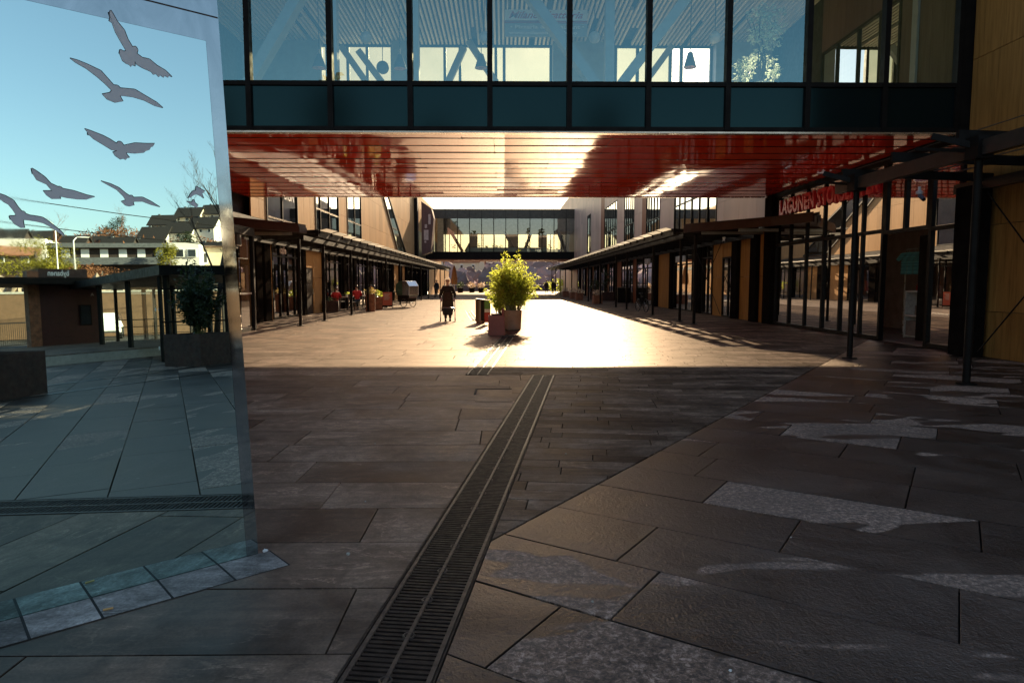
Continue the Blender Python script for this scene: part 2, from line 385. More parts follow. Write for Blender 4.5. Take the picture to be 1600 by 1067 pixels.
M['car_white'] = plain('white_car_paint', (.75,.75,.75), .25)
M['paper'] = plain('crumpled_paper', (.8,.8,.78), .8)
M['cigarette'] = plain('cigarette_end', (.7,.4,.15), .8)
M['blue_panel'] = plain('grey_blue_panel', (.14,.14,.19), .6)
M['seat_dark'] = plain('dark_rattan', (.03,.025,.022), .7)
M['table_top'] = plain('pale_table_top', (.55,.5,.44), .35)
M['flower'] = leaf('pale_flowers', (.6,.45,.3), (.6,.45,.3), .3)

t = NT('frosted_louvre_sheet'); p = t.coords(island=1)
k = t.n('ShaderNodeMapRange'); k.inputs['To Min'].default_value = .75; k.inputs['To Max'].default_value = 1.1; t.l(t.R, k.inputs['Value'])
d = t.bsdf(t.mix(1, (.55,.53,.49), k.outputs[0], 'MULTIPLY'), .35); tr = t.n('ShaderNodeBsdfTranslucent'); t.l(t.mix(1, (.86,.84,.78), k.outputs[0], 'MULTIPLY'), tr.inputs[0])
m = t.n('ShaderNodeMixShader'); m.inputs[0].default_value = .75; t.l(d, m.inputs[1]); t.l(tr.outputs[0], m.inputs[2]); M['louvre_sheet'] = t.done(m.outputs[0])

t = NT('pale_far_glass'); tr = t.n('ShaderNodeBsdfTransparent'); tr.inputs[0].default_value = (.42,.46,.44,1); tl_ = t.n('ShaderNodeBsdfTranslucent'); tl_.inputs[0].default_value = (.22,.25,.22,1)
m = t.n('ShaderNodeMixShader'); m.inputs[0].default_value = .55; t.l(tr.outputs[0], m.inputs[1]); t.l(tl_.outputs[0], m.inputs[2]); M['glass_rear_pale'] = t.done(m.outputs[0])
# ------------------------------------------------------------------ camera, sky, sun
cam = bpy.data.cameras.new('camera'); co = bpy.data.objects.new('camera', cam); COL.objects.link(co)
cam.sensor_width = 36; cam.lens = 36*F_PX/1600; cam.clip_start = .05; cam.clip_end = 4000
co.location = (0, 0, CAM_H); co.rotation_euler = (PI/2-PITCH, 0, YAW); SC.camera = co
SUN_AZ = rad(6); SUN_EL = math.atan(.345*math.cos(SUN_AZ))
w = bpy.data.worlds.new('World'); SC.world = w; w.use_nodes = True
nt = w.node_tree; bg = nt.nodes['Background']
sky = nt.nodes.new('ShaderNodeTexSky'); sky.sky_type = 'NISHITA'; sky.sun_disc = False
sky.sun_elevation = SUN_EL; sky.sun_rotation = SUN_AZ; sky.air_density = 1.0; sky.dust_density = 1.2; sky.ozone_density = 0.0
nt.links.new(sky.outputs[0], bg.inputs['Color']); bg.inputs['Strength'].default_value = .054
su = bpy.data.lights.new('sun', 'SUN'); su.energy = 5.0; su.angle = rad(.53); su.color = (1, .75, .47)
so = bpy.data.objects.new('sun', su); COL.objects.link(so)
sd = Vector((math.sin(SUN_AZ)*math.cos(SUN_EL), math.cos(SUN_AZ)*math.cos(SUN_EL), math.sin(SUN_EL)))
so.rotation_euler = sd.to_track_quat('Z', 'Y').to_euler(); so.location = (20, 60, 60)
SC.view_settings.view_transform = 'Standard'; SC.view_settings.look = 'None'; SC.view_settings.gamma = 1
SC.view_settings.exposure = 1.85
SC.render.engine = 'CYCLES'; SC.cycles.use_denoising = True
SC.cycles.max_bounces = 10; SC.cycles.transparent_max_bounces = 24; SC.cycles.glossy_bounces = 6
SC.cycles.sample_clamp_indirect = 6; SC.cycles.caustics_reflective = True; SC.cycles.caustics_refractive = False; SC.cycles.blur_glossy = .3

# ------------------------------------------------------------------ ground and paving
g = MB(); g.face([(-900,-900,-.05),(900,-900,-.05),(900,900,-.05),(-900,900,-.05)]); g.build('ground', M['mortar'], kind='structure')

def clip(poly, hp):
    for (nx, ny, d) in hp:                       # keep n.p <= d
        out = []
        for i in range(len(poly)):
            a, b = poly[i], poly[(i+1) % len(poly)]
            da, db = nx*a[0]+ny*a[1]-d, nx*b[0]+ny*b[1]-d
            if da <= 0: out.append(a)
            if (da < 0 < db) or (db < 0 < da):
                t = da/(da-db); out.append((a[0]+(b[0]-a[0])*t, a[1]+(b[1]-a[1])*t))
        poly = out
        if len(poly) < 3: return []
    return poly
def half(p, q):                                   # half-plane on the left of p->q
    dx, dy = q[0]-p[0], q[1]-p[1]; l = math.hypot(dx, dy); n = (dy/l, -dx/l)
    return (n[0], n[1], n[0]*p[0]+n[1]*p[1])
def slabs(mb, hp, org, ang, roww, l0, l1, u0, u1, v0, v1, gap=.009, top=0.0, rnd=random):
    c, s = math.cos(ang), math.sin(ang)
    v = v0
    while v < v1:
        u = u0 - rnd.random()*l1
        while u < u1:
            L = rnd.uniform(l0, l1); gy = gap*rnd.uniform(.32,.75)
            q = [(u+gy, v+gy), (u+L-gy, v+gy), (u+L-gy, v+roww-gy), (u+gy, v+roww-gy)]
            q = [(org[0]+x*c-y*s, org[1]+x*s+y*c) for x, y in q]
            q = clip(q, hp)
            if len(q) >= 3:
                z = top + rnd.uniform(-.0012, .0012); n = len(q)
                cx = sum(p[0] for p in q)/n; cy = sum(p[1] for p in q)/n; b = .0035 if cy < 8 else .0002
                ins = []
                for p in q:
                    d = math.hypot(p[0]-cx, p[1]-cy) or 1; ins.append((p[0]-(p[0]-cx)/d*b, p[1]-(p[1]-cy)/d*b))
                vs = [(p[0],p[1],z) for p in ins] + [(p[0],p[1],z-.0013) for p in q] + [(p[0],p[1],-.045) for p in q]
                fs = [tuple(range(n))] + [(n+i,n+(i+1)%n,(i+1)%n,i) for i in range(n)] + [(2*n+i,2*n+(i+1)%n,n+(i+1)%n,n+i) for i in range(n)]
                mb.mesh(vs, fs)
            u += L
        v += roww
# near drain: from behind the camera to Y=11.06
DN0, DN1 = (-.767, 0.0), (.66, 11.06); dnw = .19
_d = Vector((DN1[0]-DN0[0], DN1[1]-DN0[1])).normalized(); DND = _d; DNN = Vector((_d.y, -_d.x))
DN0 = (DN1[0]-_d.x*12.5, DN1[1]-_d.y*12.5)
def off(p, k): return (p[0]+DNN.x*k, p[1]+DNN.y*k)
DF0, DF1 = (-.425, 11.17), (.12, 19.0)
_e = Vector((DF1[0]-DF0[0], DF1[1]-DF0[1])).normalized(); DFN = Vector((_e.y, -_e.x))
def offf(p, k): return (p[0]+DFN.x*k, p[1]+DFN.y*k)
G0, G1 = (-.006, 3.974), (8.856, 16.728)          # the long diagonal joint
W = dnw+.004; R1 = random.Random(3)
below = lambda y: (0, 1, y)
above = lambda y: (0, -1, -y)
leftx = lambda x: (1, 0, x)
rightx = lambda x: (-1, 0, -x)
mA = MB()
nl = half(off(DN0,-W), off(DN1,-W))               # left of the near drain
slabs(mA, [nl, below(11.06), above(-4), rightx(-16)], (0,11.06-.008), 0, -.6, .9, 2.1, -17, 2, 0, 0) if 0 else None
y = 11.06-.6*26
slabs(mA, [nl, below(11.06), rightx(-16)], (0, y+.004), 0, .6, .9, 2.2, -17, 2, 0, .6*26-.001, rnd=R1)
fl = half(offf(DF0,-W), offf(DF1,-W))
slabs(mA, [fl, above(11.06)], (0, 11.06+.004), 0, .6, 1.0, 2.4, -17, 2, 0, .6*14-.001, rnd=R1)
slabs(mA, [leftx(.1)], (0, 11.06+.6*14+.004), 0, .6, 1.2, 2.6, -17, 2, 0, .6*180-.001, rnd=R1)
mA.build('plaza_paving_slabs', M['stone_left'], kind='structure')
mB = MB()
nr = half(off(DN1,W), off(DN0,W)); dg_l = half((G0[0]-.006,G0[1]+.006), (G1[0]-.006,G1[1]+.006)); fr = half(offf(DF1,W), offf(DF0,W))
angB = -math.atan2(DND.x, DND.y)
slabs(mB, [nr, dg_l, below(11.06)], (.6, 11.06), angB, .215, .55, 1.25, -3, 14, -9, 2.6, gap=.007, rnd=R1)
gap_between = half(DN1, (DN1[0]+.001, DN1[1]))
slabs(mB, [fr, dg_l, above(11.064), below(19.46)], (.6, 11.064), angB, .215, .55, 1.3, -3, 16, -3, 12, gap=.007, rnd=R1)
dg2 = dg_l
slabs(mB, [rightx(.109), dg2, above(19.464), below(60)], (.6, 19.464), angB, .24, .7, 1.5, -3, 18, -4, 46, gap=.007, rnd=R1)
slabs(mB, [rightx(.109), above(60.004)], (0, 60.004), 0, .6, 1.2, 2.4, 0, 18, 0, .6*100, rnd=R1)
mB.build('plaza_paving_setts', M['stone_mid'], kind='structure')
mC = MB()
dg_r = half((G1[0]+.006,G1[1]-.006), (G0[0]+.006,G0[1]-.006))
angC = math.atan2(-.843, 1.257)
# rows start on the measured joint through (-.02, 4.03); one row is .615 wide
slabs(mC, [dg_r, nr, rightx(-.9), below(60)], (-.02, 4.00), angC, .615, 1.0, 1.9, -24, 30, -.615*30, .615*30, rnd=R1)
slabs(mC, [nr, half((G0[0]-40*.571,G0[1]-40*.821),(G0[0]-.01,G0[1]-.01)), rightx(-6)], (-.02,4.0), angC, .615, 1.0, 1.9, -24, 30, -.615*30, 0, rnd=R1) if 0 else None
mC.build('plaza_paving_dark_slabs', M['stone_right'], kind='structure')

# pale sett strip along the foot of the mirror
MA, MU = Vector((-1.365, 3.701, 0)), Vector((.75369, .65723, 0)); MN0 = Vector((.65723, -.75369, 0))
tl = rad(1.16); MN = MN0*math.cos(tl) + Vector((0,0,1))*math.sin(tl)
MUP = Vector((-MN0.x*math.sin(tl), -MN0.y*math.sin(tl), math.cos(tl)))
def mir(u, v, d=0): return MA + MU*u + MUP*v + MN*d
ring = MB(); u = .06
while u > -2.6:
    L = random.uniform(.27, .31)
    for (a, b, z) in ((.006, .262, .004),):
        p = [MA+MU*u+MN0*a, MA+MU*(u-L+.012)+MN0*a, MA+MU*(u-L+.012)+MN0*b, MA+MU*u+MN0*b]
        ring.prism([(q.x,q.y) for q in p], -.04, z+random.uniform(-.001,.001))
    u -= L
q_ = [MA+MU*.07+MN0*.002, MA+MU*(-2.6)+MN0*.002, MA+MU*(-2.6)+MN0*.268, MA+MU*.07+MN0*.268]
rj = MB(); rj.face([(q.x,q.y,.0022) for q in q_][::-1]); rj.build('sett_joint', M['mortar'], kind='structure')
ring.build('sett_strip', M['stone_ring'], kind='structure')

# ------------------------------------------------------------------ drain gratings
def drain(name, label, p0, p1, w, group='drain gratings in the paving', bars=True, top=.004, unit=1.0, pitch=.0333):
    p0, p1 = Vector((p0[0],p0[1],0)), Vector((p1[0],p1[1],0)); L = (p1-p0).length
    d = (p1-p0).normalized(); ang = math.atan2(d.y, d.x)-PI/2
    t = thing(name, label, 'drain', p0, ang, group)
    f = MB()
    for s in (-1, 1):
        f.box((s*w, 0, -.04), (s*(w-.010), L, top))
    f.build('edge_frame', M['iron'], t, bevel=.002)
    r = MB()
    for s in (-1, 1): r.box((s*(w-.014), 0, -.012), (s*(w-.036), L, top-.002))
    r.box((-.009, 0, -.012), (.009, L, top-.002))
    n = int(L/unit)
    r.build('worn_rail', M['iron_edge'], t, bevel=.002)
    gr = MB(); k = 0; y = .02
    while y < L-.02:
        if k % 30 == 29: gr.box((-w+.012, y-.012, -.02), (w-.012, y+.012, top-.004))
        else:
            for s in (-1, 1): gr.box((s*.010, y-.0095, -.024), (s*(w-.037), y+.0095, top-.005))
        k += 1; y += pitch
    gr.build('grating', M['iron'], t)
    y = .18; nr_ = 0
    while y < L-.1 and nr_ < 40:
        rg = MB(); rg.tube([(.024*math.cos(a*PI/6), y+.024*math.sin(a*PI/6), top-.005) for a in range(13)], .0045, 5, cap=False); y += .3333; nr_ += 1
        rg.build('lock_ring', M['iron_edge'], t)
    b = MB(); b.box((-w+.011, 0, -.045), (w-.011, L, -.04)); b.build('channel_floor', M['mortar'], t)
    return t
drain('drain_grating', 'long dark iron drain grating running from the bottom edge to the shadow line', DN0, DN1, dnw)
drain('drain_grating', 'sunlit drain grating beyond the shadow line, ending at the red box', DF0, DF1, dnw, pitch=.05)
t = drain('drain_grating', 'short drain grating in the sun behind the round bin', (-1.12,27.2), (-1.86,36.5), .17, pitch=.06, top=.012)
t = thing('access_cover', 'stone inset access cover with a dark slot frame beside the near drain', 'manhole cover', (-.12, 9.05, 0), 0)
a = MB(); a.box((-.24,-.5,.002),(.24,.5,.0035)); a.build('cover_slab', M['stone_left'], t)
a = MB(); a.box((-.27,.5,.003),(.24,.535,.009)); a.box((-.275,.05,.003),(-.243,.5345,.0085)); a.build('slot_frame', M['mortar'], t)
# litter
def crumple(name, label, cat, loc, r, mat):
    bm = bmesh.new(); bmesh.ops.create_icosphere(bm, subdivisions=2, radius=r)
    for v in bm.verts: v.co *= random.uniform(.55, 1.15); v.co.z = v.co.z*.7 + r*.45
    me = bpy.data.meshes.new(name); bm.to_mesh(me); bm.free(); me.materials.append(mat)
    o = bpy.data.objects.new(name, me); COL.objects.link(o); o.location = loc; return tag(o, label, cat)
crumple('paper_litter', 'crumpled white paper scrap at the foot of the mirrored pillar', 'litter', (-1.33,3.72,.004), .016, M['paper'])
a = MB(); a.tube([(0,0,.006),(.035,.02,.006)], .005, 6); o = a.build('cigarette_end', M['cigarette']); o.location = (-1.83,3.03,.006); tag(o, 'orange cigarette end lying on the pale setts by the mirror', 'litter')
crumple('pebble', 'tiny white pebble on the dark slabs near the bottom edge', 'litter', (.88,2.52,0), .007, M['paper'])
crumple('pebble', 'small pale stone lying left of the long drain grating', 'litter', (-.86,3.68,0), .014, M['concrete'])

# ------------------------------------------------------------------ mirrored steel pillar with etched gulls
mp = thing('mirror_pillar', 'polished steel pillar mirroring sky and hillside, with etched gull silhouettes', 'mirror pillar', MA, 0)
def loc(p): return p - MA
def redge(v): return -.033*v/1.0 if v < 3.2 else -.106     # the free edge leans inward going up
a = MB(); H = 3.3
bw = lambda v: .060
poly = [(-2.9,0),( -bw(0),0),(-.0330*2.735-bw(0)-.008,2.735),(-2.9,2.735)]
a.face([loc(mir(u,v,0)) for u,v in poly]); a.build('mirror_face', M['mirror'], mp)
a = MB()
a.face([loc(mir(u,v,.0015)) for u,v in ((-bw(0)-.0005,0),(0,0),(-.033*2.735,2.735),(-.033*2.735-bw(0)-.0085,2.735))])
a.face([loc(mir(u,v,.0015)) for u,v in ((-2.9,2.735),(-.033*2.735,2.735),(-.033*2.86,2.86),(-2.9,2.86))])
a.face([loc(mir(u,v,.0015)) for u,v in ((-2.9,2.868),(-.033*2.868,2.868),(-.033*H,H),(-2.9,H))])
a.build('brushed_border', M['steel_border'], mp)
a = MB(); a.face([loc(mir(u,v,.002)) for u,v in ((-2.9,2.860),(-.0945,2.860),(-.0945,2.867),(-2.9,2.867))]); a.build('weld_seam', M['rust_seam'], mp)
a = MB()                                                   # body behind the faces
D = -.45
fr_ = [(0.004,0),(-.033*H+.004,H),(-2.9,H),(-2.9,0)]
A_ = [loc(mir(u,v,-.004)) for u,v in fr_]; B_ = [loc(mir(u,v,D)) for u,v in fr_]
a.mesh(A_+B_, [(0,1,2,3),(7,6,5,4),(0,4,5,1),(1,5,6,2),(2,6,7,3),(3,7,4,0)])
a.build('pillar_body', M['steel_border'], mp)
B1=[(-0.597,2.765),(-0.595,2.754),(-0.587,2.776),(-0.58,2.765),(-0.563,2.732),(-0.534,2.698),(-0.521,2.659),(-0.503,2.628),(-0.487,2.632),(-0.48,2.618),(-0.485,2.6),(-0.462,2.586),(-0.43,2.585),(-0.399,2.563),(-0.359,2.545),(-0.331,2.52),(-0.345,2.523),(-0.348,2.514),(-0.364,2.519),(-0.369,2.51),(-0.383,2.517),(-0.392,2.508),(-0.403,2.52),(-0.416,2.515),(-0.425,2.526),(-0.464,2.537),(-0.487,2.547),(-0.496,2.56),(-0.496,2.539),(-0.505,2.542),(-0.513,2.532),(-0.52,2.54),(-0.534,2.543),(-0.549,2.553),(-0.56,2.584),(-0.556,2.603),(-0.539,2.598),(-0.531,2.603),(-0.552,2.64),(-0.573,2.68),(-0.585,2.719),(-0.595,2.725),(-0.591,2.742)]
B2=[(-0.763,2.519),(-0.734,2.516),(-0.692,2.505),(-0.642,2.488),(-0.614,2.457),(-0.592,2.432),(-0.574,2.433),(-0.564,2.423),(-0.501,2.428),(-0.462,2.409),(-0.407,2.383),(-0.38,2.361),(-0.416,2.365),(-0.463,2.383),(-0.51,2.39),(-0.549,2.389),(-0.568,2.386),(-0.556,2.363),(-0.589,2.351),(-0.622,2.36),(-0.641,2.381),(-0.609,2.393),(-0.601,2.405),(-0.63,2.433),(-0.658,2.456),(-0.7,2.485),(-0.742,2.504)]
B3=[(-0.721,2.21),(-0.699,2.205),(-0.649,2.19),(-0.62,2.177),(-0.592,2.16),(-0.584,2.171),(-0.573,2.171),(-0.562,2.155),(-0.513,2.173),(-0.461,2.177),(-0.425,2.182),(-0.432,2.168),(-0.443,2.162),(-0.449,2.149),(-0.465,2.142),(-0.475,2.132),(-0.515,2.123),(-0.554,2.122),(-0.551,2.114),(-0.54,2.1),(-0.549,2.097),(-0.556,2.088),(-0.567,2.092),(-0.579,2.087),(-0.601,2.101),(-0.61,2.117),(-0.592,2.126),(-0.615,2.127),(-0.651,2.148),(-0.687,2.168),(-0.701,2.182),(-0.708,2.184),(-0.709,2.195)]
B4=[(-0.934,2.007),(-0.918,1.998),(-0.886,1.973),(-0.866,1.947),(-0.84,1.935),(-0.83,1.936),(-0.821,1.928),(-0.779,1.922),(-0.728,1.907),(-0.695,1.901),(-0.729,1.886),(-0.765,1.884),(-0.807,1.887),(-0.835,1.892),(-0.832,1.881),(-0.865,1.878),(-0.885,1.893),(-0.896,1.911),(-0.863,1.914),(-0.882,1.941),(-0.918,1.957),(-0.931,1.983)]
B5=[(-0.666,1.977),(-0.628,1.968),(-0.593,1.953),(-0.566,1.93),(-0.548,1.918),(-0.539,1.922),(-0.532,1.912),(-0.492,1.916),(-0.454,1.898),(-0.416,1.874),(-0.455,1.882),(-0.493,1.895),(-0.535,1.891),(-0.532,1.874),(-0.551,1.867),(-0.569,1.871),(-0.585,1.888),(-0.566,1.896),(-0.576,1.914),(-0.602,1.942),(-0.638,1.961)]
B6=[(-1.065,1.889),(-1.053,1.884),(-1.035,1.878),(-1.007,1.86),(-0.992,1.832),(-0.98,1.815),(-0.97,1.814),(-0.968,1.806),(-0.951,1.799),(-0.928,1.797),(-0.905,1.793),(-0.889,1.782),(-0.863,1.759),(-0.833,1.73),(-0.825,1.714),(-0.834,1.718),(-0.857,1.737),(-0.877,1.752),(-0.903,1.767),(-0.93,1.773),(-0.962,1.777),(-0.977,1.777),(-0.976,1.759),(-0.974,1.743),(-0.987,1.742),(-1.009,1.757),(-1.021,1.776),(-1.025,1.792),(-1.007,1.793),(-1.001,1.796),(-1.012,1.819),(-1.027,1.841),(-1.042,1.85),(-1.054,1.861),(-1.067,1.869)]
B7=[(-0.239,1.993),(-0.222,1.982),(-0.197,1.971),(-0.213,1.954),(-0.206,1.934),(-0.218,1.943),(-0.238,1.952),(-0.253,1.946),(-0.268,1.934),(-0.281,1.928),(-0.27,1.949),(-0.257,1.966),(-0.242,1.972)]
B8=[(-0.289,1.912),(-0.265,1.909),(-0.254,1.925),(-0.25,1.91),(-0.235,1.895),(-0.241,1.882),(-0.26,1.893)]
def relief(name, poly, parent, label=None):
    ar = sum(poly[i][0]*poly[(i+1)%len(poly)][1]-poly[(i+1)%len(poly)][0]*poly[i][1] for i in range(len(poly)))
    if ar < 0: poly = poly[::-1]
    n = len(poly); m = MB()
    m.m = 1
    for i in range(n):                                      # dark etched outline standing proud
        p, q = poly[i], poly[(i+1)%n]
        m.face([loc(mir(*p,.0006)), loc(mir(*q,.0006)), loc(mir(*q,.003)), loc(mir(*p,.003))])
        d = Vector((q[0]-p[0], q[1]-p[1])); L = d.length or 1; nx, ny = d.y/L*.0022, -d.x/L*.0022
        if ny > -.0006:
            m.face([loc(mir(p[0],p[1],.0031)), loc(mir(p[0]+nx*1.5,p[1]+ny*1.5,.0031)), loc(mir(q[0]+nx*1.5,q[1]+ny*1.5,.0031)), loc(mir(q[0],q[1],.0031))])
    m.m = 0
    m.face([loc(mir(*p,.003)) for p in poly])
    return m.build(name, [M['gull'], M['gull_edge']], parent, label=label)
for b, l in ((B1,'gull with one wing raised, topmost'),(B2,'gull with long drooping wings, second from the top'),(B3,'gull with ragged wing tips and round head'),(B4,'gull with broad right wing, lower left'),(B5,'small slim gull, lower right'),(B6,'gull cut by the left edge of the picture')): relief('gull_silhouette', b, mp, l)
relief('worn_patch', B7, mp); relief('worn_patch', B8, mp)
# ------------------------------------------------------------------ the two arcade buildings
LX, RX, TOPZ = -9.3, 9.8, 12.6
def clad(parent, side, X, y0, y1, z0, z1, mat, pw=1.2, ph=1.25, name='wall', thick=.05, zoff=0):
    """rain-screen panels with open joints; the outer face lies on X, side = direction of the street"""
    m = MB(); ny = max(1, round((y1-y0)/pw)); g = .006
    zs = [z0]; z = z0+zoff if zoff else z0+ph
    while z < z1-.2: zs.append(z); z += ph
    zs.append(z1)
    for i in range(ny):
        a, b = y0+(y1-y0)*i/ny+g, y0+(y1-y0)*(i+1)/ny-g
        for k in range(len(zs)-1):
            e = random.uniform(-.0015,.0015)
            m.box((X+e, a, zs[k]+g), (X-side*thick, b, zs[k+1]-g))
    return m.build(name, mat, parent)
def glazing(parent, side, X, y0, y1, z0, z1, ys=(), zs=(), mat_f=None, mat_g=None, fw=.07, dp=.12, name='shop_window', light_z=(), label=None):
    mat_f = mat_f or M['black']; mat_g = mat_g or M['glass_shop']
    f = MB()
    yy = [y0+fw/2] + list(ys) + [y1-fw/2]
    for y in yy: f.box((X+side*.03, y-fw/2, z0), (X-side*(dp-.03), y+fw/2, z1))
    for k, z in enumerate([z0+fw/2]+list(zs)+[z1-fw/2]):
        f.box((X+side*.027, y0+.004, z-fw/2+.002), (X-side*(dp-.034), y1-.004, z+fw/2-.002), 1 if z in light_z else 0)
    o = f.build(name, [mat_f, M['trim']], parent, label=label)
    p = MB()
    ye = [y0]+list(ys)+[y1]; ze = [z0]+list(zs)+[z1]
    for i in range(len(ye)-1):
        for k in range(len(ze)-1):
            a, b, c, d = ye[i], ye[i+1], ze[k], ze[k+1]; e1, e2 = random.uniform(-.006,.006), random.uniform(-.006,.006)
            p.face([(X-side*(.02+e1),a,c),(X-side*(.02+e2),b,c),(X-side*(.02+e2),b,d),(X-side*(.02+e1),a,d)])
    p.build('pane', mat_g, o)
    if name == 'shop_window' and y1 > 26 and y1 < 75: posters(o, side, X, ye)
    return o
PRG = random.Random(12)
def posters(o, side, X, ye):
    for i in range(len(ye)-1):
        if PRG.random() > .62: continue
        w = (ye[i+1]-ye[i])*PRG.uniform(.35,.7); y = (ye[i]+ye[i+1])/2+PRG.uniform(-.1,.1); z = PRG.uniform(.7,1.3); h = PRG.uniform(.5,1.3)
        m = MB(); m.box((X-side*.10, y-w/2, z),(X-side*.115, y+w/2, z+h)); q = m.build('poster', M[PRG.choice(('pink_panel','wall_cream','board_red','hood_green','concrete','orange'))], o)
def column(parent, side, X, y0, y1, z0, z1, mat=None, dx=.32, name='column'):
    m = MB(); m.box((X+side*.16, y0, z0), (X-side*(dx-.16), y1, z1)); return m.build(name, mat or M['black_matt'], parent, bevel=.01)

def body(parent, side, X, y0, y1, depth=3.2, TOPZ=TOPZ):
    """hollow ground floor with a back wall, solid dark storeys above"""
    out = X-side*14
    m = MB(); m.box((X-side*.30, y0+.02, 3.95), (out, y1-.02, TOPZ-.02)); m.build('upper_core', M['interior'], parent)
    m = MB(); m.box((X-side*depth, y0+.03, -.04), (out+side*.05, y1-.03, 3.94)); m.build('back_wall', M['interior_mid'], parent)
    m = MB(); m.box((X-side*.10, y0+.03, -.045), (X-side*(depth-.01), y1-.03, .012)); m.build('shop_floor', M['interior_mid'], parent)
    m = MB(); m.box((X-side*.02, y0, TOPZ-.019), (out-side*.1, y1, TOPZ+.25)); m.build('roof', M['dark_metal'], parent)

R = thing('arcade_building', 'right arcade building, brown panels and dark shop glass in shade', 'building', (0,0,0), 0, 'arcade buildings lining the plaza')
RT, NY = 10.7, 6.9
body(R, -1, RX, NY, 70, TOPZ=RT); body(R, -1, RX, 70.02, 118, TOPZ=14)
clad(R, -1, RX, NY, 14.55, 0, TOPZ, M['clad_right'], 1.75, 1.73, zoff=.925)
m = MB(); m.box((RX+.05,NY,-.04),(RX+.5,14.5,3.9)); m.build('wall_backing', M['interior'], R)
# end wall facing the tram stop
m = MB(); m.box((RX+.02,NY-.08,0),(RX+14,NY,RT)); m.build('end_wall', M['clad_dim'], R)
# wide glass shop front under the bridge
gy = [15.75,16.72,17.63,18.65,19.79,20.91,22.11,23.35]
glazing(R, -1, RX, 17.60, 24.66, .02, 4.6, gy[3:], (2.83,), fw=.10, label='tall glass shop front behind the red letters')
glazing(R, -1, RX, 14.62, 15.72, .02, 4.6, (), (2.73,), fw=.10)
glazing(R, -1, RX, 15.725, 17.595, 2.73, 4.6, (16.7,), (), fw=.10)
m = MB(); m.box((RX+.9,15.75,.02),(RX+.96,16.2,2.7)); m.box((RX+.9,17.1,.02),(RX+.96,17.55,2.7)); m.build('door', M['black'], R)
column(R, -1, RX, 24.68, 25.35, 0, 4.6)
column(R, -1, RX-.25, 13.62, 14.25, 0, 3.45)
column(R, -1, RX-.25, 9.3, 9.9, 0, 3.45)
# ground floor up the street (x -> Y read from the photograph)
clad(R,-1,RX,25.36,26.1,0,3.5,M['clad_right'],1.2,1.75); column(R,-1,RX,26.1,26.75,0,3.5)
clad(R,-1,RX,26.76,28.25,0,3.5,M['clad_right'],1.6,1.75); column(R,-1,RX,28.26,28.95,0,3.5)
glazing(R,-1,RX,28.97,30.5,.02,2.62,(29.7,),(),name='door')
clad(R,-1,RX,28.97,30.5,2.63,3.5,M['clad_right'],1.6,.9)
clad(R,-1,RX,30.51,31.9,0,3.5,M['clad_right'],1.4,1.75)
glazing(R,-1,RX,31.92,33.6,.02,3.5,(32.7,),(2.7,)); column(R,-1,RX,33.62,34.25,0,3.5)
glazing(R,-1,RX,34.27,39.2,.02,3.5,(35.4,36.6,37.9),(2.5,)); column(R,-1,RX,39.22,39.75,0,3.5)
clad(R,-1,RX,39.77,43.1,0,3.5,M['clad_right'],1.1,3.5); column(R,-1,RX,43.12,43.7,0,3.5)
glazing(R,-1,RX,43.72,50.2,.02,3.5,(45,46.5,48),(2.5,)); clad(R,-1,RX,50.22,51.5,0,3.5,M['clad_rust'],.65,3.5)
glazing(R,-1,RX,51.52,56.6,.02,3.5,(52.8,54,55.3),(2.5,)); clad(R,-1,RX,56.62,59.1,0,3.5,M['clad_rust'],.8,3.5)
y = 59.12
while y < 90:
    column(R,-1,RX,y,y+.5,0,3.5); glazing(R,-1,RX,y+.52,y+4.0,.02,3.5,(y+1.7,y+2.9),(2.5,))
    clad(R,-1,RX,y+4.02,y+5.3,0,3.5,M['clad_rust'] if int(y)%2 else M['clad_rose'],.65,3.5); y += 5.32
clad(R,-1,RX,y,118,0,3.5,M['clad_rose'],2,3.5)
# fascia band behind the canopy and upper storey
m = MB(); m.box((RX-.02,25.36,3.51),(RX+.1,118,3.94)); m.build('fascia_band', M['black'], R)
U = 3.95
clad(R,-1,RX,25.65,31.55,U,RT,M['clad_rose'],1.0,1.15)
glazing(R,-1,RX,31.58,39.4,U,8.7,(33,34.4,35.8,37.2,38.3),(5.8,),mat_g=M['glass_upper'],name='window'); clad(R,-1,RX,31.58,39.4,8.72,RT,M['clad_rose'],1.3,1.3)
clad(R,-1,RX,39.42,43.0,U,RT,M['clad_rose'],1.2,2.5)
glazing(R,-1,RX,43.02,47.1,U,8.7,(43.9,44.8,45.7,46.4),(5.6,),mat_g=M['glass_upper'],name='window'); clad(R,-1,RX,43.02,47.1,8.72,RT,M['clad_rose'],1.3,1.3)
clad(R,-1,RX,47.12,48.6,U,RT,M['clad_rust'],.75,4); clad(R,-1,RX,48.62,51.4,U,RT,M['clad_rose'],1.4,2.5)
glazing(R,-1,RX,51.42,55.6,U,8.7,(52.2,53,53.9,54.8),(6.0,),mat_g=M['glass_upper'],name='window'); clad(R,-1,RX,51.42,55.6,8.72,RT,M['clad_rose'],1.3,1.3)
clad(R,-1,RX,55.62,59.2,U,RT,M['clad_rose'],1.2,2.5)
glazing(R,-1,RX,59.22,66.5,U,8.6,(60.4,61.6,62.8,64,65.2),(6.2,),mat_g=M['glass_upper'],name='window'); clad(R,-1,RX,59.22,66.5,8.62,RT,M['clad_rose'],1.4,1.3)
clad(R,-1,RX,66.52,69,U,RT,M['clad_rust'],.8,4); clad(R,-1,RX,69.02,76.9,U,14,M['clad_rose'],1.3,1.6)
glazing(R,-1,RX,76.92,80,U,9.2,(78,),(),mat_g=M['glass_upper'],name='window'); clad(R,-1,RX,76.92,80,9.22,14,M['clad_rose'],1.3,1.6)
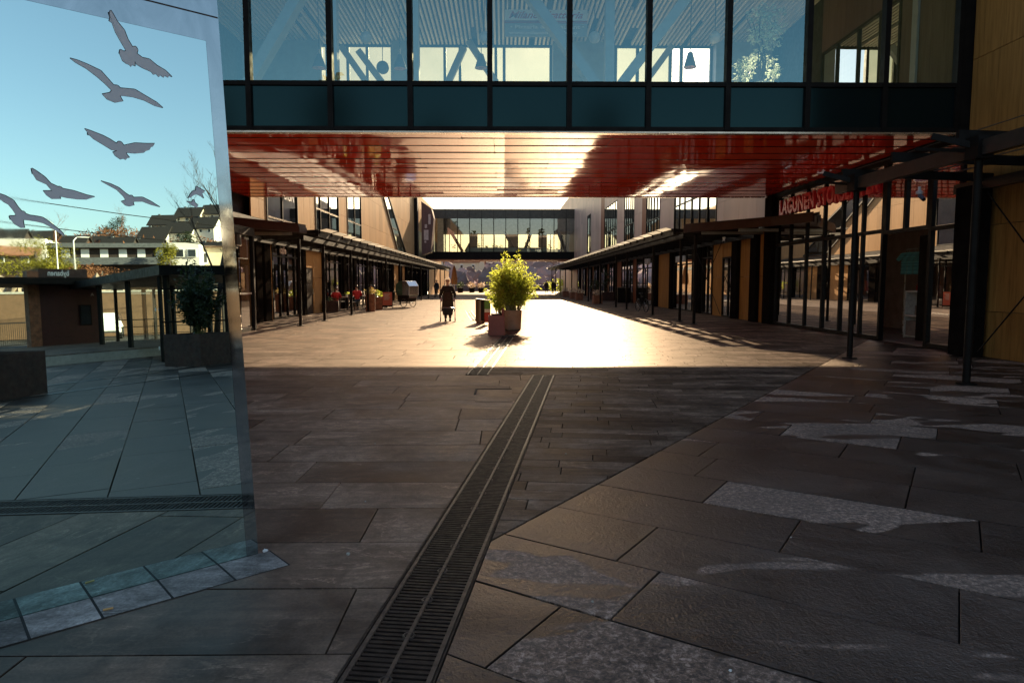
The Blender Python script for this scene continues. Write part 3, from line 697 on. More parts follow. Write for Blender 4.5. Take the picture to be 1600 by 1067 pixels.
clad(R,-1,RX,80.02,118,U,14,M['clad_rose'],1.6,1.6)
m = MB()
for (a, b) in ((13.3,10.2),(29.4,33.6)):                     # tie-rod crosses between the columns
    for (z0, z1) in ((.15,3.25),(3.25,.15)): m = MB(); m.tube([(RX-.42, a, z0),(RX-.42, b, z1)], .014, 6); m.build('tie_rod', M['black'], R)
for lab, yy in ((None,28.26),): pass
def text_on_right(name, body, y, z, size, mat, X, parent=None, bold=.0, extr=.03, sx=1.0, spacing=1):
    return text_obj(name, body, size, mat, frame_M((X, y, z), (0,-1,0), (0,0,1)), extr, bold, 0, 'LEFT', sx, spacing, parent)
s = text_on_right('shop_sign', 'LAGUNEN STORSENTER', 24.2, 3.87, .70, M['sign_red'], RX-.06, None, .022, .035, .80, 1.06)
tag(s, 'large red letters LAGUNEN STORSENTER fixed across the shop front glass', 'sign')
s = text_on_right('shop_sign', 'NORRBLA', 38.7, 2.65, .46, M['white'], RX-.04, None, .008, .02, .9)
tag(s, 'small white letters over the shaded shop window beside the steel cross brace', 'sign')
s = text_on_right('shop_sign', 'SUN', 47.2, 2.75, .55, M['white'], RX-.04, None, .01, .02, 1.1)
tag(s, 'small white letters over a shop window just beyond the tan wall panel', 'sign')

Lb = thing('arcade_building', 'left arcade building, sunlit ochre panels above a row of cafes', 'building', (0,0,0), 0, 'arcade buildings lining the plaza')
LB = LX-1.3
body(Lb, 1, LX, 8, 73.4); body(Lb, 1, LB, 73.42, 118)
clad(Lb,1,LX,8,14.5,0,TOPZ,M['clad_left'],1.3,1.73)
clad(Lb,1,LX,14.52,18.4,0,3.5,M['clad_left'],1.3,1.75); clad(Lb,1,LX,21.9,25.6,0,3.5,M['clad_left'],1.2,1.75)
glazing(Lb,1,LX,18.42,21.88,.02,3.5,(20.1,),(2.7,))
column(Lb,1,LX,25.62,26.2,0,3.5); clad(Lb,1,LX,26.22,27.75,0,3.5,M['clad_left'],.75,1.75)
column(Lb,1,LX,26.5,27.2,0,3.5)
glazing(Lb,1,LX,27.77,31.6,.02,3.5,(28.7,29.7,30.7),(2.6,)); column(Lb,1,LX,31.62,32.05,0,3.5)
clad(Lb,1,LX,32.07,32.4,0,3.5,M['clad_left'],.35,3.5); clad(Lb,1,LX,32.4,33.75,2.22,3.5,M['clad_left'],1.4,1.3); clad(Lb,1,LX,33.76,35.3,0,3.5,M['clad_left'],1.5,1.75)
m = MB(); m.box((LX-.03,32.42,.02),(LX-.09,33.73,2.2)); d = m.build('door', M['dark_metal'], Lb)
m = MB(); m.tube([(LX+.02,33.6,.95),(LX+.02,33.6,1.2)],.015,6); m.build('handle', M['chrome'], d)
column(Lb,1,LX,35.32,35.8,0,3.5); glazing(Lb,1,LX,35.82,39.6,.02,3.5,(37,38.3),(2.6,)); column(Lb,1,LX,39.62,40.3,0,3.5)
glazing(Lb,1,LX,40.32,42.4,.02,3.5,(41.3,),(2.6,)); column(Lb,1,LX,42.42,43.1,0,3.5)
glazing(Lb,1,LX,43.12,47,.02,3.5,(44.4,45.7),(2.6,)); column(Lb,1,LX,47.02,48,0,3.5)
glazing(Lb,1,LX,48.02,52,.02,3.5,(49.3,50.6),(2.6,)); column(Lb,1,LX,52.02,53,0,3.5)
glazing(Lb,1,LX,53.02,57,.02,3.5,(54.3,55.6),(2.6,)); column(Lb,1,LX,57.02,57.8,0,3.5)
clad(Lb,1,LX,57.82,61,0,3.5,M['clad_left'],1.6,1.75); column(Lb,1,LX,61.02,62.5,0,3.5); clad(Lb,1,LX,62.52,65,0,3.5,M['clad_left'],1.2,1.75)
y = 65.02
while y < 84:
    column(Lb,1,LX,y,y+.9,0,3.5); glazing(Lb,1,LX,y+.92,y+3.4,.02,3.5,(y+2.1,),(2.6,)); y += 3.42
clad(Lb,1,LX,y,118,0,3.5,M['clad_left'],2,3.5)
m = MB(); m.box((LX+.02,15,3.51),(LX-.1,118,3.94)); m.build('fascia_band', M['dark_metal'], Lb)
clad(Lb,1,LX,25.65,27.3,U,TOPZ,M['clad_left'],.85,1.05,zoff=.75)
def lw(y0,y1,ys,zt,zs=()):
    glazing(Lb,1,LX,y0,y1,U,9.0,ys,(zt,)+tuple(zs),mat_g=M['glass_upper'],name='window',light_z=(zt,)); clad(Lb,1,LX,y0,y1,9.02,TOPZ,M['clad_left'],1.3,1.3)
lw(27.33,31.4,(29.25,),4.12); clad(Lb,1,LX,31.42,34.4,U,TOPZ,M['clad_left'],1.0,4.5)
lw(34.42,39.2,(35.3,37.1),5.2); clad(Lb,1,LX,39.22,41.4,U,TOPZ,M['clad_left'],.75,1.9,zoff=1.45)
lw(41.42,45.4,(43.4,),5.24); clad(Lb,1,LX,45.42,72.4,U,TOPZ,M['clad_left'],1.35,1.9,zoff=1.45)
def slanted(poly, X, name, mat_f, mat_g, label):
    f = MB(); n = len(poly)
    for i in range(n):
        p, q = poly[i], poly[(i+1)%n]; f.beam((X+.035,p[0],p[1]),(X+.035,q[0],q[1]),.10,.14)
    f.beam((X+.032,(poly[0][0]+poly[3][0])/2*.5+(poly[1][0]+poly[2][0])/2*.5-1.2, 6.1),(X+.032,(poly[0][0]+poly[3][0])/2*.5+(poly[1][0]+poly[2][0])/2*.5+1.6,6.1),.08,.08)
    o = f.build(name, mat_f, Lb, label=label); g = MB(); g.face([(X+.012,a,b) for a, b in poly]); g.build('pane', mat_g, o)
slanted([(52.6,8.9),(61.3,4.05),(66.4,4.05),(55.2,8.9)], LX, 'window', M['black'], M['glass_upper'], 'narrow slanted window strip across the ochre cladding')
m = MB(); m.box((LX+.35,72.45,3.96),(LX-.05,73.4,TOPZ)); m.build('wall_fin', M['black'], Lb)
clad(Lb,1,LB,73.42,118,U,TOPZ,M['clad_left'],1.5,1.9)
m = MB(); m.box((LB+.025,74,U+.2),(LB-.02,94,8)); m.build('wall_panel', M['dark_metal'], Lb)
# projecting glass revolving-door box
m = MB()
for (x, y) in ((-7.9,18.3),(-7.9,20.0),(-7.9,21.75),(-9.2,21.75),(-9.2,18.3),(-8.5,21.75)): m.box((x-.06,y-.06,.02),(x+.06,y+.06,2.95))
m.box((-9.25,18.25,2.96),(-7.82,21.82,3.2)); m.box((-9.2,18.3,.01),(-7.87,21.78,.10))
vb = m.build('entrance_box', M['black'], Lb, label='glass entrance box with a round revolving drum')
m = MB(); m.lathe([(.62,.1),(.62,2.6)], (-8.5,20.6,0), 20); m.v = m.v; o = m.build('drum_glass', M['glass_shop'], vb)
m = MB(); m.lathe([(.66,2.6),(.68,2.62),(.68,2.94),(.6,2.95)], (-8.5,20.6,0), 24); m.build('drum_head', M['dark_metal'], vb, smooth=False)
m = MB(); m.face([(-7.9,18.3,.1),(-7.9,21.75,.1),(-7.9,21.75,2.95),(-7.9,18.3,2.95)]); m.face([(-7.9,21.75,.1),(-9.2,21.75,.1),(-9.2,21.75,2.95),(-7.9,21.75,2.95)]); m.build('pane', M['glass_shop'], vb)
m = MB()
for k in range(14): m.box((-7.893,20.1+k*.11,1.15),(-7.888,20.16+k*.11,1.2))
m.build('safety_dots', M['white'], vb)
# window lettering and cafe sign on the left
def text_on_left(name, body, y, z, size, mat, X, bold=0, extr=.02, sx=1):
    return text_obj(name, body, size, mat, frame_M((X, y, z), (0,1,0), (0,0,1)), extr, bold, 0, 'LEFT', sx)
s = text_on_left('window_sign', 'SIGN', 29.4, 5.02, .62, M['white'], LX+.05, .0, .01, 1.0); tag(s, 'pale letters in the top of the left dark upper window', 'sign')
s = text_on_left('cafe_sign', 'cafe', 28.6, 2.72, .42, M['pink_panel'], LX+.06, .01, .02, 1.2); tag(s, 'small pale lettering above the dark cafe window on the left', 'sign')
t = thing('hanging_screen', 'dark tilted sign box with pale squares hung on the left wall near the far bridge', 'sign', (LX+.35, 76, 0))
m = MB(); p0 = [(0,0,4.6),(1.0,0,4.9),(1.35,0,8.6),(1.1,0,9.6),(0,0,10.4)]
m.rings([[(a,b,c) for a,b,c in p0],[(a*.95,2.4,c) for a,b,c in p0]]); m.build('sign_box', M['clad_dark'], t)
m = MB()
for (a, b, c, d) in ((.25,.75,6.2,7.3),(.35,.6,7.5,7.9),(.75,1.0,7.9,9.0),(.3,.5,5.9,6.1)): m.box((a,-.012,c),(b,-.004,d))
m.build('pale_square', M['pink_panel'], t)

# ------------------------------------------------------------------ near footbridge
BY0, BY1, BZ = 14.70, 25.60, 4.66
SILL, CEIL = 5.66, 10.02
br = thing('footbridge', 'near glazed footbridge with dark panels and gloss red underside', 'bridge', (0,0,0))
bx = [LX-.1, -6.95, -5.28, -3.59, -1.93, -.27, 1.39, 3.05, 4.72, 6.40, 8.03, RX-.22]
for x in bx: m = MB(); m.box((x-.055,BY0-.09,BZ+.02),(x+.055,BY0+.10,TOPZ-.3)); m.build('mullion', M['black'], br)
m = MB(); m.box((LX-.1,BY0-.075,SILL-.07),(RX-.12,BY0+.095,SILL+.02)); m.box((LX-.1,BY0-.07,BZ+.01),(RX-.12,BY0+.09,BZ+.10)); m.box((LX-.1,BY0-.07,CEIL+.2),(RX-.12,BY0+.09,CEIL+.5)); m.build('transom', M['black'], br)
for i in range(len(bx)-1):
    e = [random.uniform(-.004,.004) for _ in range(4)]
    a, b = bx[i]+.04, bx[i+1]-.04
    m = MB(); m.face([(a,BY0+e[0],SILL+.01),(b,BY0+e[1],SILL+.01),(b,BY0+e[2],CEIL+.25),(a,BY0+e[3],CEIL+.25)]); m.build('window_pane', M['glass_bridge'], br)
    m = MB(); m.box((a,BY0-.02+e[0]*.5,BZ+.09),(b,BY0+.02,SILL-.06)); m.build('spandrel_panel', M['spandrel'], br)
    m = MB(); m.box((a,BY0-.02,CEIL+.49),(b,BY0+.02,TOPZ-.3)); m.build('upper_panel', M['spandrel'], br)
m = MB(); m.box((RX-.18,BY0-.10,BZ-.02),(RX+.04,BY0+.16,TOPZ-.3)); m.build('corner_post', M['black'], br)
m = MB(); m.box((LX-.1,BY0+.05,BZ+.16),(RX-.1,BY1-.05,SILL-.08)); m.build('floor', M['sill'], br)
m = MB(); m.box((LX-.1,BY0+.02,SILL-.065),(RX-.25,BY0+.5,SILL-.02)); m.build('window_sill', M['sill'], br)
m = MB(); m.box((LX-.1,BY0-.1,TOPZ-.29),(RX-.02,BY1+.1,TOPZ+.25)); m.build('roof', M['dark_metal'], br)
m = MB(); m.box((LX-.1,BY0+.12,CEIL+.24),(RX-.1,BY1-.12,CEIL+.5)); m.build('ceiling', M['ceiling_void'], br)
m = MB(); x = LX; 
while x < RX-.2:
    y = BY0+.2
    while y < BY1-.25:
        L = random.choice((2.4,3.2,4.1)); y2 = min(y+L, BY1-.2)
        if random.random() > .06: m.box((x,y+.01,CEIL),(x+.07,y2-.01,CEIL+.11))
        y = y2
    x += .145
m.build('ceiling_slats', M['wood_slat'], br)
# far side glazing with blinds of pale glass
m = MB(); xs = [LX, -7.4,-6.35,-5.6,-4.9,-4.0,-2.1,-1.55,-.25,.05,1.75,2.1,3.85,4.1,4.9,5.3,6.1,6.5,7.6,9.6]
for x in xs: m.box((x-.05,BY1-.1,BZ+.2),(x+.05,BY1+.06,TOPZ-.3))
m.box((LX,BY1-.08,CEIL-.02),(RX-.1,BY1+.05,TOPZ-.3)); m.box((LX,BY1-.08,BZ+.02),(RX-.1,BY1+.05,SILL)); 
m.build('far_frame', M['black'], br)
m = MB(); mc = MB()
for i in range(len(xs)-1):
    e = random.uniform(-.005,.005); (mc if 6.0 < xs[i] < 7.5 else m).face([(xs[i],BY1+e,SILL),(xs[i+1],BY1-e,SILL),(xs[i+1],BY1-e,CEIL),(xs[i],BY1+e,CEIL)])
m.build('far_pane', M['glass_rear'], br); mc.build('clear_far_pane', M['glass_clear'], br)
m = MB()                                                      # solid rooms behind part of the far glass
for (a, b) in ((-9.2,-6.45),(1.78,3.8),(-3.95,-3.3),(7.6,9.6)): m.box((a,BY1-.6,SILL-.05),(b,BY1-.2,CEIL+.2))
m.build('far_room', M['white_steel'], br)
Yb = BY0+1.3
def brace(p, q, w=.34, y=Yb, mat='white_steel'):
    m = MB(); m.beam((p[0],y,p[1]),(q[0],y,q[1]),.22,w,up=(0,1,0)); m.build('brace', M[mat], br)
def P(x, y, Y): v = at(x, y, Y); return (v.x, v.z)
brace(P(480,-25,Yb), P(385,140,Yb)); brace(P(813,-25,Yb), P(934,140,Yb)); brace(P(1090,-25,Yb), P(965,140,Yb))
for x in (521,648,952):
    v = at(x, 60, Yb); m = MB(); m.box((v.x-.10,Yb-.12,SILL-.05),(v.x+.10,Yb+.12,CEIL+.22)); m.build('column', M['white_steel'], br)
Yc = BY1-.9
for (a, b) in (((533,73),(580,140)),((560,80),(605,140)),((732,65),(775,130)),((700,130),(725,75)),((1015,120),(1050,72))):
    brace(P(*a,Yc), P(*b,Yc), .22, Yc)
# red soffit: strips with dark joints and little clips
sy = [BY0+.12,15.33,16.15,17.0,17.85,18.55,19.25,20.15,20.95,22.05,22.95,23.85,24.72,BY1-.08]
m = MB(); clipm = MB(); jm = MB()
jm.box((LX-.1,BY0+.06,BZ+.03),(RX-.1,BY1-.04,BZ+.15)); jm.build('soffit_backing', M['black'], br)
for i in range(len(sy)-1):
    a, b = sy[i]+.014, sy[i+1]-.014; x = LX-.1
    while x < RX-.15:
        x2 = min(RX-.12, x+random.choice((2.6,3.3,4.0)))
        e = [random.uniform(-.0035,.0035) for _ in range(4)]
        nx = max(1,int((x2-x)/.6)); bow = random.uniform(-.004,.004)
        vs = []; 
        for k in range(nx+1):
            f_ = k/nx; xx = x+.003+(x2-x-.006)*f_; bz = bow*math.sin(PI*f_)
            vs += [(xx,a,BZ+e[0]*(1-f_)+e[1]*f_+bz),(xx,(a+b)/2,BZ+bz+random.uniform(-.0015,.0015)),(xx,b,BZ+e[2]*(1-f_)+e[3]*f_+bz)]
        fs = []
        for k in range(nx): fs += [(3*k,3*k+1,3*k+4,3*k+3),(3*k+1,3*k+2,3*k+5,3*k+4)]
        m.mesh(vs, fs); clipm.box((x2-.012,sy[i+1]-.06,BZ-.012),(x2+.012,sy[i+1]+.06,BZ-.004)); x = x2
m.build('soffit', M['red_gloss'], br, smooth=True); clipm.build('soffit_clip', M['black'], br)
m = MB()
for yj in sy[1:-1]: m.box((LX-.1,yj-.013,BZ-.010),(RX-.12,yj+.013,BZ+.02))
m.build('soffit_joint', M['black'], br)
m = MB(); m.box((LX-.1,BY0-.06,BZ-.03),(RX-.12,BY0+.12,BZ+.005)); m.build('edge_trim', M['trim'], br)
m = MB(); m.box((LX-.1,BY1-.07,BZ-.02),(RX-.12,BY1+.06,BZ+.006)); m.build('edge_trim', M['trim'], br)
# wall of the right building where it passes inside the bridge
clad(R,-1,RX-.06,14.72,17.15,SILL,CEIL+.2,M['clad_dim'],1.2,4.6,thick=.04)
clad(R,-1,RX-.06,17.17,21.4,8.48,CEIL+.2,M['clad_dark'],1.4,2,thick=.04)
glazing(R,-1,RX-.06,17.17,21.4,SILL+.1,8.46,(18.1,19.2,20.4),(),mat_g=M['glass_upper'],name='window')
m = MB(); m.box((RX-.12,16.4,SILL),(RX-.065,16.62,CEIL)); m.build('wall_strip', M['white_steel'], R)
# ------- things inside the bridge
def pendant(kind, x, y, Y, label, ztop=CEIL, r=.26):
    v = at(x, y, Y)
    t = thing('pendant_lamp', label, 'pendant lamp', (v.x, v.y, v.z), 0, 'lamps hanging inside the near bridge')
    m = MB(); m.tube([(0,0,.15),(0,0,ztop-v.z)], .012, 6); m.build('cord', M['black'], t)
    if kind == 'cone':
        m = MB(); m.lathe([(.05,.42),(.07,.40),(r,0),(r-.012,0),(.05,.36)], n=20); m.build('lamp_shade', M['lamp_grey'], t, auto=40)
        m = MB(); m.lathe([(r-.015,.004),(r-.02,.002),(.06,.08)][::-1], n=20); m.ball((0,0,.03),(.09,.09,.07)); m.build('lamp_inside', M['lamp_pink'], t)
    else:
        m = MB(); m.ball((0,0,0), r, 12); m.build('lamp_globe', M['globe'] if kind == 'globe' else M['lamp_grey'], t, smooth=True)
pendant('cone',499,107,21.5,'dark cone lamp, leftmost in the bridge windows',r=.22); pendant('cone',625,108,21.5,'dark cone lamp beside the round dark lamp',r=.20)
pendant('cone',752,107,21.5,'dark cone lamp below the end of the restaurant sign',r=.2); pendant('cone',1078,106,20,'pale pink cone lamp by the right pillar of the bridge',r=.18)
pendant('ball',598,106,21,'round dark ball lamp hanging low in the bridge',r=.19)
for x, l in ((572,'left'),(757,'centre'),(929,'right of centre'),(1117,'far right')): pendant('globe',x,59,19.5,'pale frosted globe lamp high in the bridge, %s' % {'left':'leftmost of four','centre':'second from the left','right of centre':'third from the left','far right':'rightmost of four'}[l],r=.16)
pendant('cone',1346,106,16.2,'large pink lined lamp near the right wall windows',r=.2) if 0 else None
v0, v1 = at(789,57,19.6), at(918,16,19.6)
t = thing('restaurant_sign', 'hanging Milano Trattoria restaurant sign inside the bridge windows', 'sign', (v0.x, v0.y, v0.z))
sw, sh = v1.x-v0.x, v1.z-v0.z
m = MB(); m.box((0,.02,0),(sw,.07,sh)); m.build('sign_panel', M['white_steel'], t)
m = MB(); m.box((0,.005,sh*.60),(sw,.019,sh)); m.build('white_band', M['white'], t)
m = MB(); m.box((0,.004,sh*.5),(sw,.018,sh*.525)); m.box((0,.004,sh*.555),(sw,.018,sh*.58)); m.build('stripe', M['red_paint'], t)
for nm, bd, sz, zz, mt, shr, xx in (('lettering','Milano Trattoria',sh*.36,sh*.68,M['red_paint'],.45,sw*.04),('lettering','\u2022 Pizzeria & Restaurant \u2022',sh*.19,sh*.29,M['white'],0,sw*.06),('lettering','www.milanotrattoria.no',sh*.17,sh*.08,M['white'],0,sw*.05)):
    o = text_obj(nm, bd, sz, mt, frame_M((xx,0,zz),(1,0,0),(0,0,1)), .004, .004, shr, parent=t)
    wd = o.dimensions.x or 1; o.scale.x = min(1.6, sw*.9/wd); o.location.x = xx*(1-o.scale.x)
m = MB()
for x in (.1, sw-.1): m.tube([(x,.045,sh),(x,.045,CEIL-v0.z)], .012, 6)
m.build('hanger', M['black'], t)
# potted ficus
v = at(1190,118,16.6); v.z = SILL-.07
t = thing('potted_ficus', 'leafy tree in a white pot behind the bridge glass', 'potted plant', v)
m = MB(); m.lathe([(.17,0),(.20,.05),(.24,.62),(.22,.62),(.2,.5)], n=20); m.build('pot', M['white'], t, auto=40)
m = MB()
for k in range(5): m.tube([(0,0,.5),(random.uniform(-.1,.1),random.uniform(-.1,.1),1.1),(random.uniform(-.4,.4),random.uniform(-.3,.3),2.1)], [.03,.02,.008], 6)
m.build('trunk', M['bark'], t)
def leaves(mb, centre, rad_, n, size, rng, wide=.35, droop=.5):
    for _ in range(n):
        while True:
            d = Vector((rng.uniform(-1,1),rng.uniform(-1,1),rng.uniform(-1,1)))
            if d.length < 1: break
        p = Vector(centre)+Vector((d.x*rad_[0],d.y*rad_[1],d.z*rad_[2]))
        a = Vector((rng.gauss(0,1),rng.gauss(0,1),rng.gauss(0,.6)-droop)).normalized()
        b = a.cross(Vector((rng.gauss(0,1),rng.gauss(0,1),rng.gauss(0,1)))).normalized()
        L = size*rng.uniform(.6,1.3); w = L*wide
        n_ = a.cross(b)
        mb.face([p, p+a*L*.5+b*w*.5+n_*L*.06, p+a*L, p+a*L*.5-b*w*.5+n_*L*.06])
rg = random.Random(11); m = MB()
for _ in range(26): leaves(m, (rg.uniform(-.32,.42),rg.uniform(-.3,.3),rg.uniform(.75,2.5)), (.16,.16,.15), 26, .13, rg, .42)
m.build('foliage', M['leaf_ficus'], t)
v = at(1162,117,16.3); v.z = SILL-.07
t = thing('potted_plant', 'low bushy plant at the window left of the potted tree', 'potted plant', v)
m = MB(); m.lathe([(.12,0),(.16,.32),(.13,.32)], n=16); m.build('pot', M['lamp_grey'], t)
m = MB()
for _ in range(9): leaves(m, (rg.uniform(-.25,.2),rg.uniform(-.2,.2),rg.uniform(.4,1.2)), (.15,.15,.15), 22, .12, rg, .4)
m.build('foliage', M['leaf_ficus'], t)

# ------------------------------------------------------------------ far footbridge
FB0, FB1, FT = 94.6, 101.7, 11.55
fb = thing('footbridge', 'distant glazed footbridge with dark metal bands closing the street', 'bridge', (0,0,0))
m = MB(); m.box((LX-2.0,FB0,10.25),(RX+.4,FB1,FT)); m.build('upper_band', M['dark_metal'], fb)
m = MB(); m.box((LX-2.0,FB0-.03,4.72),(RX+.4,FB1,5.75)); m.build('lower_band', M['black'], fb)
m = MB(); m.box((LX-2.0,FB0-.05,4.62),(RX+.4,FB1+.02,4.715)); m.build('soffit', M['clad_rust'], fb)
xs = [LX-1.9+1.655*i for i in range(14)]
for x in xs:
    m = MB(); m.box((x-.05,FB0-.06,5.75),(x+.05,FB0+.1,10.25)); m.box((x-.02,FB0-.035,10.26),(x+.02,FB0-.002,FT-.01)); m.build('mullion', M['black'], fb)
    m = MB(); m.box((x-.06,FB1-.1,5.75),(x+.06,FB1-.002,10.25)); m.build('far_mullion', M['black'], fb)
for i in range(13):
    e = random.uniform(-.012,.012); m = MB(); m.face([(xs[i],FB0+e,5.75),(xs[i+1],FB0-e,5.75),(xs[i+1],FB0-e*.5,10.25),(xs[i],FB0+e*1.5,10.25)]); m.build('window_pane', M['glass_upper'] if i in (0,1,12) else M['glass_shop'], fb)
m = MB(); m.face([(xs[0],FB1-.05,5.75),(xs[-1],FB1-.05,5.75),(xs[-1],FB1-.05,10.25),(xs[0],FB1-.05,10.25)]); m.build('far_pane', M['glass_rear_pale'], fb)
m = MB()
for (a, b) in ((-8.2,-5.6),(-5.2,-2.6),(2.9,4.6),(7.0,8.7)):
    m.beam((a,FB0+1,10.2 if a<-6 or a>6 else 5.8),(b,FB0+1,5.8 if a<-6 or a>6 else 10.2),.4,.4,up=(0,1,0))
m.beam((-.6,FB0+1,10.2),(1.6,FB0+1,5.8),.4,.4,up=(0,1,0)); m.build('brace', M['dark_metal'], fb)
m = MB()
for (a, b) in ((-4.7,-3.6),(.7,2.1),(5.0,6.2),(-9.6,-8.4)): m.box((a,FB0+2.5,5.75),(b,FB0+3.1,10.25))
m.box((LX,FB0+.3,8.55),(RX,FB1-.3,10.24)); m.build('inner_wall', M['interior_mid'], fb)
m = MB()
for x in (-6.8,-3.3,-2.2,-1.2,-.2,3.4,6.4,8.6): leaves(m, (x,FB0+.8,6.5), (.35,.2,.45), 20, .3, rg, .5)
m.build('window_plants', M['leaf_dark'], fb)
m = MB(); m.box((-5,FB0+.5,5.76),(6,FB0+1.2,6.35)); m.build('counter', M['white_steel'], fb)
# ------------------------------------------------------------------ canopies
def canopy(side, wall, edge, post_x, posts, y0, y1, z, label):
    t = thing('louvre_canopy', label, 'canopy', (0,0,0), 0, 'louvred canopies along both arcades')
    s = side
    m = MB(); m.box((edge+s*.06, y0, z-.30),(edge-s*.04, y1, z-.06)); m.build('edge_beam', M['black'], t)
    m = MB(); m.box((post_x-.05,y0,z-.42),(post_x+.05,y1,z-.26)); m.box((wall+s*.10,y0,z-.4),(wall+s*.22,y1,z-.2)); m.build('long_beam', M['black'], t)
    for y in posts:
        m = MB(); m.tube([(post_x,y,0),(post_x,y,z-.42)], .055, 10); m.lathe([(.13,.004),(.13,.02),(.07,.03)], (post_x,y,0), 12); m.build('post', M['black'], t, auto=40)
    y = y0+.15
    while y < y1:
        m = MB(); m.beam((edge+s*.10,y,z-.12),(wall+s*.05,y,z-.22),.05,.14); m.build('rafter', M['black'], t); y += 1.72
    # stepped bright outer louvre, one unit between each pair of rafters
    m = MB(); y = y0+.15
    while y < y1-.2:
        e = min(y+1.70, y1)
        m.mesh([(edge+s*.30,y+.03,z-.01),(edge+s*.30,e-.03,z+.02),(edge+s*.03,e-.03,z-.05),(edge+s*.03,y+.03,z-.08),
                (edge+s*.30,y+.03,z-.022),(edge+s*.30,e-.03,z+.008),(edge+s*.03,e-.03,z-.062),(edge+s*.03,y+.03,z-.092)],
               [(0,1,2,3),(7,6,5,4),(0,4,5,1),(1,5,6,2),(2,6,7,3),(3,7,4,0)])
        y += 1.72
    m.build('edge_louvre', M['louvre_sheet'], t)
    m = MB(); k = 0; x = edge - s*.55
    while (x-wall)*s > .15:
        y = y0+.15
        while y < y1-.2:
            e = min(y+3.44, y1); h = .05
            m.mesh([(x+s*.09,y+.01,z-.07),(x+s*.09,e-.01,z-.07),(x-s*.09,e-.01,z+h-.05),(x-s*.09,y+.01,z+h-.05),
                    (x+s*.09,y+.01,z-.085),(x+s*.09,e-.01,z-.085),(x-s*.09,e-.01,z+h-.065),(x-s*.09,y+.01,z+h-.065)],
                   [(0,1,2,3),(7,6,5,4),(0,4,5,1),(1,5,6,2),(2,6,7,3),(3,7,4,0)])
            y += 3.44
        x -= s*.40
    m.build('louvres', M['louvre_sheet'], t)
    return t
canopy(1, LX, -6.55, -7.05, [23.85,27.06,31.9,35.8,41.5,47,53,59,65,71,77,83], 24.3, 85, 3.42, 'left louvred canopy, sunlit, over the cafe tables')
canopy(-1, RX, 6.55, 6.92, [24.66,26.66,31.5,38.2,41.8,48.6,55.4,62,69,76,83,90,97], 26.2, 99, 3.62, 'right louvred canopy casting stripes on the shaded pavement')
def solid_canopy(pts, z0, z1, label, beams):
    t = thing('solid_canopy', label, 'canopy', (0,0,0), 0, 'solid canopies next to the bridge')
    m = MB(); m.prism(pts, z1-.10, z1); m.build('roof_plate', M['brown_fascia'], t)
    n = len(pts)
    m = MB()
    for i in range(n-1): m.beam((*pts[i],(z0+z1-.1)/2),(*pts[i+1],(z0+z1-.1)/2),.08,z1-.1-z0-.002)
    m.build('fascia', M['brown_fascia'], t)
    for p, q in beams: m = MB(); m.beam((*p,z0-.05),(*q,z0-.05),.10,.10); m.build('beam', M['louvre'], t)
solid_canopy([(LX+.08,18.0),(-8.62,20.8),(-7.0,23.7),(-6.9,24.25),(LX+.08,24.25)], 3.22, 3.52, 'left brown solid canopy corner beside the mirrored pillar', [((-8.1,21.9),(-9.2,21.9)),((-7.2,23.6),(-9.2,23.6))])
solid_canopy([(RX-.08,21.5),(9.04,23.1),(7.1,25.8),(6.9,26.15),(RX-.08,26.15)], 3.40, 3.72, 'right brown solid canopy corner below the red letters', [((8.3,24.2),(9.7,24.2)),((7.4,25.6),(9.7,25.6))])
t = thing('canopy_frame', 'dark bare canopy frame on round posts, nearest on the right', 'canopy', (0,0,0))
for y in (13.44, 10.0, 4.2):
    m = MB(); m.tube([(6.9,y,0),(6.9,y,3.42)], .055, 14); m.lathe([(.14,.004),(.14,.022),(.08,.03)], (6.9,y,0), 14); m.build('post', M['black'], t, auto=40)
    m = MB(); m.box((6.78,y-.14,3.28),(7.02,y+.14,3.60)); 
    for k in range(3):
        for sx in (-1,1): m.ball((6.9+sx*.06,y-.145,3.35+k*.09),.014,5)
    m.build('post_head', M['black'], t)
m = MB(); m.box((6.84,1,3.32),(6.96,14.2,3.54)); m.box((7.5,1,3.62),(7.6,14.5,3.74)); m.box((RX-.30,1,3.35),(RX-.18,14.5,3.55)); m.build('long_beam', M['dark_metal'], t)
y = 1.6
while y < 14.5: m = MB(); m.beam((6.7,y,3.66),(RX-.1,y,3.58),.07,.16); m.build('rafter', M['black'], t); y += 1.72
m = MB()
for x in (7.15,7.9,8.4,8.9,9.4): m.mesh([(x-.1,1,3.76),(x-.1,14.4,3.76),(x+.1,14.4,3.83),(x+.1,1,3.83),(x-.1,1,3.75),(x-.1,14.4,3.75),(x+.1,14.4,3.82),(x+.1,1,3.82)],[(0,1,2,3),(7,6,5,4),(0,4,5,1),(1,5,6,2),(2,6,7,3),(3,7,4,0)])
m.build('louvres', M['dark_metal'], t)
m = MB()                                                         # tapered outrigger arms
for y in (13.44, 10.0): m.beam((6.9,y,3.46),(6.35,y+.25,3.66),.05,.09); m.beam((6.9,y,3.40),(6.45,y+.8,3.58),.04,.05)
m.tube([(6.9,10,3.30),(6.9,13.44,3.5),],.012,5); m.tube([(6.98,10.05,3.2),(9.45,13.6,3.55)],.012,5)
m.build('bracket', M['black'], t)
